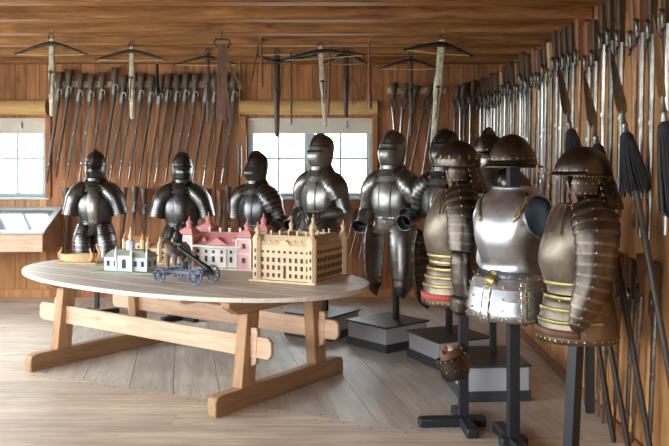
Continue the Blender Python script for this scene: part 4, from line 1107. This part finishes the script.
# ---- half armours nearest the viewer
def brim_helmet(root, z, mat, yaw=0, brim=(.165, .20), dome=(.115, .135, .15), ridge=.02, rivets=True, tilt=0, rivmat='brass', tip=0):
    """pot helmet with a ridge and a flat brim"""
    mb = MB(); rx, ry, hz = dome
    rings = []
    for k in range(13):
        a = pi / 2 * k / 12; c, s_ = cos(a), sin(a)
        rings.append([(rx * c * cos(t), ry * c * sin(t), z + hz * s_ + (ridge * exp(-(cos(t) * c / .16) ** 2) * s_ ** .5 if k < 12 else ridge)) for t in (2 * pi * j / 40 for j in range(40))])
    mb.loft(rings, 0, None, (False, True))
    p = mb.build('skull', [mat], root)
    mb = MB()
    bx, by = brim
    pr = [(1.0, .004), (.995, .0)]
    mb.loft([[(rx * 1.0 * cos(t), ry * 1.0 * sin(t), z + .012) for t in (2 * pi * j / 40 for j in range(40))],
             [(rx * 1.04 * cos(t), ry * 1.04 * sin(t), z - .004) for t in (2 * pi * j / 40 for j in range(40))],
             [(bx * cos(t), by * sin(t), z - .022 + tip * abs(sin(t)) ** 4) for t in (2 * pi * j / 40 for j in range(40))],
             [(bx * 1.01 * cos(t), by * 1.01 * sin(t), z - .029 + tip * abs(sin(t)) ** 4) for t in (2 * pi * j / 40 for j in range(40))]], 0, None, (False, False))
    b = mb.build('brim', [mat], root, solid=.003)
    if rivets:
        mb = MB(); mb.rivets([((rx * 1.0 * cos(t), ry * 1.0 * sin(t), z + .024), (cos(t), sin(t), 0)) for t in (2 * pi * j / 22 for j in range(22))], .0055, 0)
        mb.build('rivets', [rivmat], p)
    return root

# bright breastplate with skirt
Y = 4.58; X9 = .922; YW = -50
t = thing('display_stand', 'black post stand carrying the bright steel breastplate and brimmed helmet', 'stand', (X9 - .005, Y, 0), (0, 0, R(8)))
mb = MB(); mb.box((0, 0, .82), (.062, .062, 1.64)); mb.build('post', ['black'], t, bevel=.003)
mb = MB(); mb.box((0, -.0, .03), (.16, .075, .06)); mb.box((0, 0, .0301), (.075, .56, .0585)); mb.build('cross_base', ['black'], t, bevel=.012)
root = thing('steel_cuirass', 'bright polished steel breastplate with riveted skirt and brass shoulder straps', 'breastplate', (X9, Y, 0), (0, 0, R(YW)))
root.scale = (1.14, 1.14, 1); root.location.z = .02
T9 = [(.985, .176, .155, .135, 0), (1.03, .160, .148, .125, 0), (1.08, .160, .168, .128, 0), (1.17, .178, .195, .138, 0), (1.27, .196, .185, .145, 0), (1.35, .196, .155, .14, 0), (1.405, .170, .125, .125, 0), (1.445, .115, .105, .105, 0), (1.462, .098, .10, .098, 0)]
mb = MB(); body_shell(mb, T9, 40, 2.35, .06, 64)
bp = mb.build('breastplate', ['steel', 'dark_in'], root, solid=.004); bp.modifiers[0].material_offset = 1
cm = MB()
for sx in (-1, 1):
    Xc = Matrix.Translation((sx * .20, -.012, 1.305)) @ Matrix.Rotation(R(90), 4, 'Y')
    cm.lathe([(1, -.085), (1, .085)], 40, 0, Xc @ Matrix.Diagonal((.118, .108, 1, 1)))
cut(bp, cm)
mb = MB()
for sx in (-1, 1):      # rolled armhole edges
    pts = []
    for k in range(41):
        a = 2 * pi * k / 40; y = -.012 + .108 * sin(a); z_ = 1.305 + .118 * cos(a)
        rx = spline([(q[0], q[1], q[2], q[3]) for q in T9], 60)
        q = min(rx, key=lambda q: abs(q[0] - z_)); ry = q[2] if y < 0 else q[3]
        xx = q[1] * max(0, 1 - (abs(y) / ry) ** 2.35) ** (1 / 2.35)
        pts.append((sx * xx, y, z_))
    mb.tube(pts, .0055, 6)
    for k in range(0, 40, 4):
        p_ = pts[k]; mb.rivets([((p_[0] * .99, p_[1] * 1.22, 1.305 + (p_[2] - 1.305) * 1.14), (sx, p_[1] * 4, 0))], .005, 1)
mb.tube([tuple(q) for q in ering((0, 0, 1.464), .099, .101, .099, 2.35, 40)] + [ering((0, 0, 1.464), .099, .101, .099, 2.35, 40)[0]], .007, 8)
mb.build('rolled_edges', ['steel', 'brass'], bp)
mb = MB()
SK = [(1.0, .172, .155, .135, 0), (.95, .196, .185, .155, 0), (.88, .212, .205, .17, 0), (.80, .220, .215, .178, 0), (.735, .222, .216, .18, 0)]
lames_body(mb, SK, 5, .034, 2.3, 56, 0, .02, [R(a) for a in (-80, -57, -45, -22, 0, 22, 45, 57, 80, 120, 160, 200, 240)], 1)
for k in range(40):
    q = SK[-1]; a = 2 * pi * k / 40; p_ = ering((0, 0, .752), q[1] * 1.022, q[2] * 1.022, q[3] * 1.022, 2.3, 3, .02, a, a + .5)[0]
    mb.rivets([(p_, (p_[0], p_[1], 0))], .0062, 1)
sk = mb.build('skirt', ['steel', 'brass'], root, solid=.003)
mb = MB()      # central overlap plates with rivet rows
for a in (-50, 0, 50):
    lames_body(mb, [(q[0] - .01, q[1] * 1.03, q[2] * 1.03, q[3] * 1.03, 0) for q in SK], 5, .008, 2.3, 5, 0, .02, None, 1, (R(a - 5), R(a + 5)))
    for i in range(9):
        for da in (-3.5, 3.5):
            q = spline(SK, 9)[i]; p_ = ering((0, 0, q[0] - .015), q[1] * 1.047, q[2] * 1.047, q[3] * 1.047, 2.3, 3, .02, R(a + da), R(a + da) + .4)[0]
            mb.rivets([(p_, (p_[0], p_[1], 0))], .0045, 1)
mb.build('rivet_band', ['steel', 'brass'], sk, solid=.002)
def on_surface(st, a, z, k, e=2.35, ridge=.06):
    q = min(spline(st, 80), key=lambda q: abs(q[0] - z)); return Vector(ering((0, q[4], z), q[1] * k, q[2] * k, q[3] * k, e, 3, ridge, a, a + .5)[0])
for sx in (-1, 1):      # scaled brass strap ends
    mb = MB(); A5 = (62, 52, 45, 40, 37) if sx > 0 else (52, 38, 28, 21, 17)
    pts = [(R(sx * q), z_) for q, z_ in zip(A5, (1.43, 1.40, 1.36, 1.32, 1.285))]
    rings = []
    for i, (a, z_) in enumerate(pts):
        w = (.6, 1.0, 1.0, 1.0, .5)[i] * .10
        rings.append([on_surface(T9, a + w * s_ - .0, z_ + .012 * s_ * sx, kk_) for s_, kk_ in ((-1, 1.01), (0, 1.05), (1, 1.01))])
    mb.loft(rings, 0, None, (False, False), False)
    for a, z_ in ((R(sx * A5[1]), 1.385), (R(sx * A5[3]), 1.33), (R(sx * A5[4]), 1.30)):
        p_ = on_surface(T9, a, z_, 1.055); mb.rivets([(p_, (p_.x, p_.y, 0))], .008, 0)
    mb.build('shoulder_strap', ['old_brass'], root, solid=.004)
mb = MB(); q0 = on_surface(T9, R(3), 1.01, 1.06); q1 = on_surface(SK, R(3), .93, 1.07)
mb.loft([[q0 + Vector((dx_ - .0, -.004, 0)) for dx_ in (-.022, 0, .022)], [(q0 + q1) / 2 + Vector((dx_, -.012, 0)) for dx_ in (-.034, 0, .034)], [q1 + Vector((dx_, -.006, 0)) for dx_ in (-.024, 0, .024)]], 0, None, (False, False), False)
mb.rivets([(q0 + Vector((0, -.01, -.01)), (0, -1, 0)), (q1 + Vector((0, -.014, .014)), (0, -1, 0))], .009, 0)
mb.build('clasp', ['old_brass'], root, solid=.005)
# its helmet rests on the post
root = thing('helmet', 'dark steel brimmed pot helmet with riveted rim on the post above the bright breastplate', 'helmet', (X9 - .01, Y, 0), (0, 0, R(YW - 20)))
brim_helmet(root, 1.625, 'steel_brown', 0, (.165, .178), (.122, .142, .145), .018)
mb = MB(); mb.box((0, 0, 1.655), (.12, .12, .022)); mb.build('lining_cap', ['leather'], root)

# brown half armours on posts, seen from their left side
def half_armour(label, x, y, yaw, lean_post, mat, mat_front, bands, helm, sc=1.0, arm='long', fringe=True, deep=1.0):
    root = thing('half_armour', label, 'half armour', (x, y, 0), (0, 0, R(yaw)), None, sc)
    root.scale = (sc, sc * deep, sc)
    TT = [(.98, .165, .15, .135, 0), (1.03, .155, .15, .125, 0), (1.09, .158, .172, .13, 0), (1.18, .176, .19, .14, 0), (1.27, .19, .175, .145, 0), (1.35, .186, .145, .14, 0), (1.41, .155, .118, .12, 0), (1.45, .105, .10, .10, 0), (1.465, .094, .095, .095, 0)]
    mb = MB(); body_shell(mb, TT, 34, 2.3, .05, 48); bpl = mb.build('breastplate', [mat_front], root, solid=.004)
    mb = MB(); lames_body(mb, [(1.005, .166, .155, .137, 0), (.93, .182, .176, .152, 0), (.84, .196, .192, .164, 0), (.765, .20, .198, .168, 0)], 5, .022, 2.3, 48, 0, .02, [R(a) for a in range(-80, 81, 40)], 1)
    for k in range(36):
        a = 2 * pi * k / 36; p_ = ering((0, 0, .78), .2045, .2025, .172, 2.3, 3, .02, a, a + .5)[0]; mb.rivets([(p_, (p_[0], p_[1], 0))], .0058, 1)
    sk = mb.build('skirt', [mat_front, 'brass'], root, solid=.003)
    mb = MB()      # brass-edged bands round the front
    for z_ in bands:
        q = min(spline([(q[0], q[1], q[2], q[3]) for q in TT[:3]], 20) if z_ > 1.0 else spline([(1.005, .166, .155, .137), (.93, .182, .176, .152), (.84, .196, .192, .164), (.765, .20, .198, .168)], 30), key=lambda q: abs(q[0] - z_))
        k = 1.03
        mb.loft([ering((0, 0, z_ + dz), q[1] * kk2, q[2] * kk2, q[3] * kk2, 2.3, 40, .04, R(-105), R(105)) for dz, kk2 in ((.010, k - .012), (.006, k + .008), (-.006, k + .012), (-.010, k))], 0, None, (False, False), False)
    mb.build('brass_bands', ['brass' if fringe else 'old_brass'], sk, solid=.002)
    mb = MB(); q = (.80, .199, .196, .167)
    mb.loft([ering((0, 0, z_), q[1] * 1.045, q[2] * 1.05, q[3] * 1.045, 2.3, 24, .02, R(-60), R(75)) for z_ in (.835, .795)], 0, None, (False, False), False)
    mb.build('leather_border', ['leather_red' if fringe else 'leather'], sk, solid=.004)
    for sx in ((-1, 1) if arm == 'long' else (1,)):
        mb = MB(); rivs = [R(a) for a in (-75, -25, 25, 75)]
        EDGE[0] = 2
        up = [((sx * .085, .01, 1.43), .07, .08), ((sx * .155, .01, 1.405), .085, .105), ((sx * .205, .01, 1.33), .085, .105), ((sx * .225, .0, 1.22), .076, .092), ((sx * .235, -.01, 1.10), .066, .078)]
        if arm == 'long': limb(mb, up, 10, .045, 26, 0, None, riv=rivs, rr=.0055)
        else: limb(mb, up[:4] + [((sx * .24, -.015, 1.10), .070, .086), ((sx * .24, -.05, .98), .058, .072), ((sx * .234, -.085, .88), .036, .046), ((sx * .23, -.10, .845), .014, .018)], 16, .045, 26, 0, None, riv=rivs, rr=.0055)
        EDGE[0] = 0
        mb.build('pauldron' if arm == 'long' else 'arm_plates', [mat, 'brass', 'steel_tan'], root, solid=.003)
        mb = MB()
        if arm == 'long':
            limb(mb, [((sx * .238, -.01, 1.13), .054, .056), ((sx * .248, -.015, 1.03), .060, .062), ((sx * .248, -.01, .92), .055, .060), ((sx * .24, .0, .83), .047, .05)], 3, .015, 24, 0, None, riv=[R(a) for a in (-90, -30, 30, 90)], rr=.005)
            p = mb.build('arm_guard', [mat, 'brass'], root, solid=.003)
            mb = MB(); limb(mb, [((sx * .24, .0, .845), .05, .054), ((sx * .24, -.01, .80), .058, .066), ((sx * .238, -.02, .75), .046, .054), ((sx * .234, -.02, .73), .02, .025)], 3, .02, 22, 0, None, riv=[R(a) for a in (-60, 0, 60)]); mb.build('elbow_cap', [mat, 'brass'], p, solid=.003)
    # neck straps and ties
    mb = MB(); rs = random.Random(int(x * 100))
    for k in range(9):
        a = R(-70 + 22 * k); p0_ = Vector(ering((0, 0, 1.47), .10, .105, .10, 2.2, 3, 0, a, a + .5)[0]); p1_ = on_surface(TT, a + rs.uniform(-.15, .15), 1.36 + rs.uniform(-.05, .03), 1.05, 2.3, .05)
        mb.tube([p0_, (p0_ + p1_) / 2 + Vector((rs.uniform(-.01, .01), -.008, .006)), p1_], .0035, 6)
    mb.build('leather_ties', ['leather'], root)
    # helmet with cheek plates and a lamed neck guard
    h = empty('helmet', (0, .01, 1.475), (0, 0, R(helm['yaw']))); h.parent = root
    rx, ry, hz = .112, .138, .135; z0 = .145
    mb = MB()
    rings = []
    for k in range(13):
        a = pi / 2 * k / 12; c, s_ = cos(a), sin(a)
        rings.append([(rx * c * cos(q), ry * c * sin(q) + .005, z0 + hz * s_ + (.008 * exp(-(cos(q) * c / .12) ** 2) * s_ if k < 12 else .008)) for q in (2 * pi * j / 36 for j in range(36))])
    mb.loft(rings, 0, None, (False, True)); s1 = mb.build('skull', [mat], h)
    mb = MB()
    if helm['kind'] == 'lobed':      # brow band with a row of brass fleurons
        mb.loft([[(rx * k * cos(q), ry * k * sin(q) + .005, z_) for q in (2 * pi * j / 36 for j in range(36))] for z_, k in ((z0 + .03, .99), (z0 + .028, 1.02), (z0 - .012, 1.05), (z0 - .018, 1.03))], 0, None, (False, False))
        for j in range(14):
            q = 2 * pi * j / 14; X = Matrix.Translation((rx * 1.0 * cos(q), ry * 1.0 * sin(q) + .005, z0 + .035)) @ Matrix.Rotation(q, 4, 'Z') @ Matrix.Rotation(R(-14), 4, 'Y')
            mb.prism([(0, -.016), (.008, 0), (0, .018), (-.008, 0)], -.002, .004, 1, X, 'yz')
            mb.rivets([((rx * 1.055 * cos(q + .2), ry * 1.055 * sin(q + .2) + .005, z0 - .004), (cos(q + .2), sin(q + .2), 0))], .005, 1)
        mb.build('brow_band', [mat, 'old_brass'], h)
    else:      # broad peak over the face
        fr = [R(-90 + 180 * k / 20) for k in range(21)]
        mb.loft([[(rx * 1.01 * sin(a), -ry * 1.01 * cos(a) + .005, z0 + .012) for a in fr], [(rx * 1.05 * sin(a), -(ry + .03 * max(0, cos(a))) * cos(a) + .005, z0 - .004) for a in fr], [(rx * 1.08 * sin(a), -(ry + .085 * max(0, cos(a)) ** 1.5) * cos(a) + .005, z0 - .014 + .012 * cos(a)) for a in fr]], 0, None, (False, False), False)
        for a in fr[::2]: mb.rivets([((rx * 1.02 * sin(a), -ry * 1.02 * cos(a) + .005, z0 + .018), (sin(a), -cos(a), 0))], .0055, 1)
        mb.build('peak', [mat, 'brass'], h, solid=.003)
        mb = MB(); mb.tube([(0, -ry - .06, z0 + .012), (0, -ry - .075, z0 + .03), (0, -ry - .07, z0 + .045)], .006, 6); mb.ball((0, -ry - .03, z0 + .02), .010, 8); mb.build('peak_knob', ['brass'], h)
    for sx in (-1, 1):      # cheek plates
        mb = MB(); rows = []
        for z_, a0, a1, k in ((z0 + .0, 66, 128, 1.03), (z0 - .05, 62, 122, 1.02), (z0 - .10, 66, 114, .97), (z0 - .145, 72, 104, .88)):
            rows.append([(sx * rx * k * sin(R(a)), -ry * k * cos(R(a)) + .005, z_) for a in [a0 + (a1 - a0) * j / 9 for j in range(10)]])
        mb.loft(rows, 0, None, (False, False), False)
        for row in rows[1:]:
            for p_ in row[::2]: mb.rivets([(p_, (p_[0], p_[1], 0))], .0048, 1)
        for j in range(0, 10): p_ = rows[0][j]; mb.rivets([((p_[0], p_[1], p_[2] - .014), (p_[0], p_[1], 0))], .0045, 1)
        mb.build('cheek_plate', [mat, 'brass'], h, solid=.003)
    mb = MB()
    lames = []
    for i in range(5):
        z_ = z0 - .01 - i * .034
        for dz, k in ((0, 1.0 + i * .035), (-.036, 1.055 + i * .035)):
            lames.append([(rx * k * sin(a), -ry * k * cos(a) + .005 + i * .006, z_ + dz) for a in [R(112 + 136 * j / 16) for j in range(17)]])
    mb.loft(lames, 0, None, (False, False), False)
    for row in lames[1::2]:
        for p_ in row[::3]: mb.rivets([((p_[0], p_[1], p_[2] + .012), (p_[0], p_[1], 0))], .005, 1)
    mb.build('neck_guard', [mat, 'brass'], h, solid=.003)
    mb = MB(); mb.ball((0, .03, .05), (.08, .085, .16), 16); mb.build('leather_lining', ['leather'], h)
    return root
# brown one with gilt bands, left of the bright breastplate
Y = 4.97; X7 = .685
t = thing('display_stand', 'black post stand with long cross foot holding the brown gilt-banded half armour', 'stand', (X7, Y, 0), (0, 0, R(4)))
mb = MB(); mb.box((.0, 0, .56), (.058, .058, 1.12)); mb.build('post', ['black'], t, bevel=.003)
mb = MB(); mb.box((0, -.02, .03), (.075, .50, .06)); mb.box((-.075, -.02, .0301), (.42, .08, .0585)); mb.build('cross_base', ['black'], t, bevel=.014)
half_armour('brown half armour with gilt bands and fleuron-rimmed helmet, left of the bright breastplate', X7 - .04, Y + .08, -86, 0, 'steel_brown', 'steel_tan', (1.06, 1.02, .98, .93, .88), {'yaw': -6, 'kind': 'lobed'}, 1.02, 'long').location.z = -.03
# leather gauntlet hooked on that post
root = thing('gauntlet', 'brown riveted gauntlet cuff with pale lining hooked on the post of the gilt-banded armour', 'gauntlet', at(457, 379, Y - .135) , (R(-8), R(-10), R(20)))
mb = MB(); n_ = 24
prof = [(.030, -.002), (.068, .004), (.086, .03), (.092, .07), (.096, .11), (.100, .135), (.104, .14)]
mb.lathe(prof, n_, 0, None, 1.0, .72, (True, False))
mb.rivets([((.101 * cos(q), .072 * sin(q), .125), (cos(q), sin(q), 0)) for q in (2 * pi * k / 16 for k in range(16))], .005, 1)
mb.rivets([((.093 * cos(q), .067 * sin(q), .06), (cos(q), sin(q), 0)) for q in (2 * pi * k / 10 for k in range(10))], .005, 1)
mb.build('cuff', ['steel_brown', 'brass'], root, solid=.004)
mb = MB(); mb.lathe([(.092, .10), (.085, .13), (.075, .165), (.05, .185), (.035, .17), (.03, .12)], n_, 0, None, .95, .68, (False, False)); mb.build('lining', ['leather'], root)
mb = MB()
for k, (xx, hh) in enumerate(((-.055, .185), (-.03, .215), (.03, .20), (.055, .175))):
    mb.tube([(xx, 0, .13), (xx * 1.1, -.01, .18), (xx * 1.25 - .01, -.03, hh)], [.017, .015, .010], 10)
mb.build('torn_leather', ['leather_fray'], root)
mb = MB(); mb.ball((-.008, -.012, .165), (.034, .03, .045), 12); mb.build('pale_lining', ['cloth'], root)
mb = MB(); mb.tube([(.05, .03, .14), (.06, .058, .15)], .006, 6); mb.build('hanging_hook', ['iron'], root)

# brown peaked one at the right
Y = 4.12; X10 = 1.17
t = thing('display_stand', 'black post with a short batten behind it, under the rightmost half armour', 'stand', (X10, Y, 0), (0, 0, R(-10)))
mb = MB(); mb.tube([(-.055, -.02, .02), (.0, 0, 1.12)], .042, 4); mb.build('post', ['black'], t, bevel=.003)
mb = MB(); mb.box((.055, .06, .72), (.045, .045, .80)); mb.build('batten', ['black'], t, bevel=.003)
mb = MB(); mb.box((-.055, -.02, .025), (.2, .08, .05)); mb.box((-.055, -.02, .0251), (.08, .55, .049)); mb.build('cross_base', ['black'], t, bevel=.01)
half_armour('brown half armour with peaked riveted helmet and gilt lower bands, rightmost of all', X10, Y, -86, 0, 'steel_brown', 'steel_tan', (1.06, .99, .93, .87), {'yaw': -10, 'kind': 'peaked'}, .985, 'short', False, 1.10).location.z = -.03

# dark armour on the third plinth, behind the bright breastplate
plinth('grey plinth with black top right of the hanging gauntlet, behind the bright breastplate', .955, 5.74, .46, .56, 4, .25, 1.02, 5.83, 1.25)
root = thing('half_armour', 'dark lamed half armour with combed brimmed helmet half hidden behind the bright breastplate', 'half armour', (.985, 5.80, .10), (0, 0, R(-35)))
mb = MB(); body_shell(mb, TORSO, 26, 2.3, .05); mb.build('breastplate', ['steel_grey'], root, solid=.003)
mb = MB(); lames_body(mb, [(1.56, .092, .095, .09, 0), (1.50, .09, .095, .09, 0), (1.42, .135, .13, .12, 0)], 4, .04, 2.1, 36); mb.build('gorget', ['steel_grey'], root)
for sx in (-1, 1):
    mb = MB(); limb(mb, [((sx * .085, .005, 1.42), .07, .085), ((sx * .165, 0, 1.40), .09, .12), ((sx * .235, 0, 1.335), .092, .12), ((sx * .262, 0, 1.20), .080, .10), ((sx * .27, -.02, 1.06), .07, .085)], 9, .045, 26, 0, None, riv=[R(-60), 0, R(60)], rr=.004)
    mb.build('pauldron', ['steel_brown', 'brass'], root, solid=.003)
mb = MB(); lames_body(mb, [(1.02, .15, .132, .114, 0), (.95, .168, .152, .128, 0), (.80, .196, .18, .15, 0)], 5, .03, 2.3, 40); mb.build('fauld', ['steel_grey'], root)
h = empty('helmet', (0, 0, 0)); h.parent = root
brim_helmet(h, 1.60, 'steel_black', 0, (.17, .20), (.135, .15, .14), .05, True, 0, 'brass', .02)
mb = MB(); mb.ball((0, 0, 1.58), (.075, .085, .10), 14); mb.build('leather_lining', ['leather'], h)
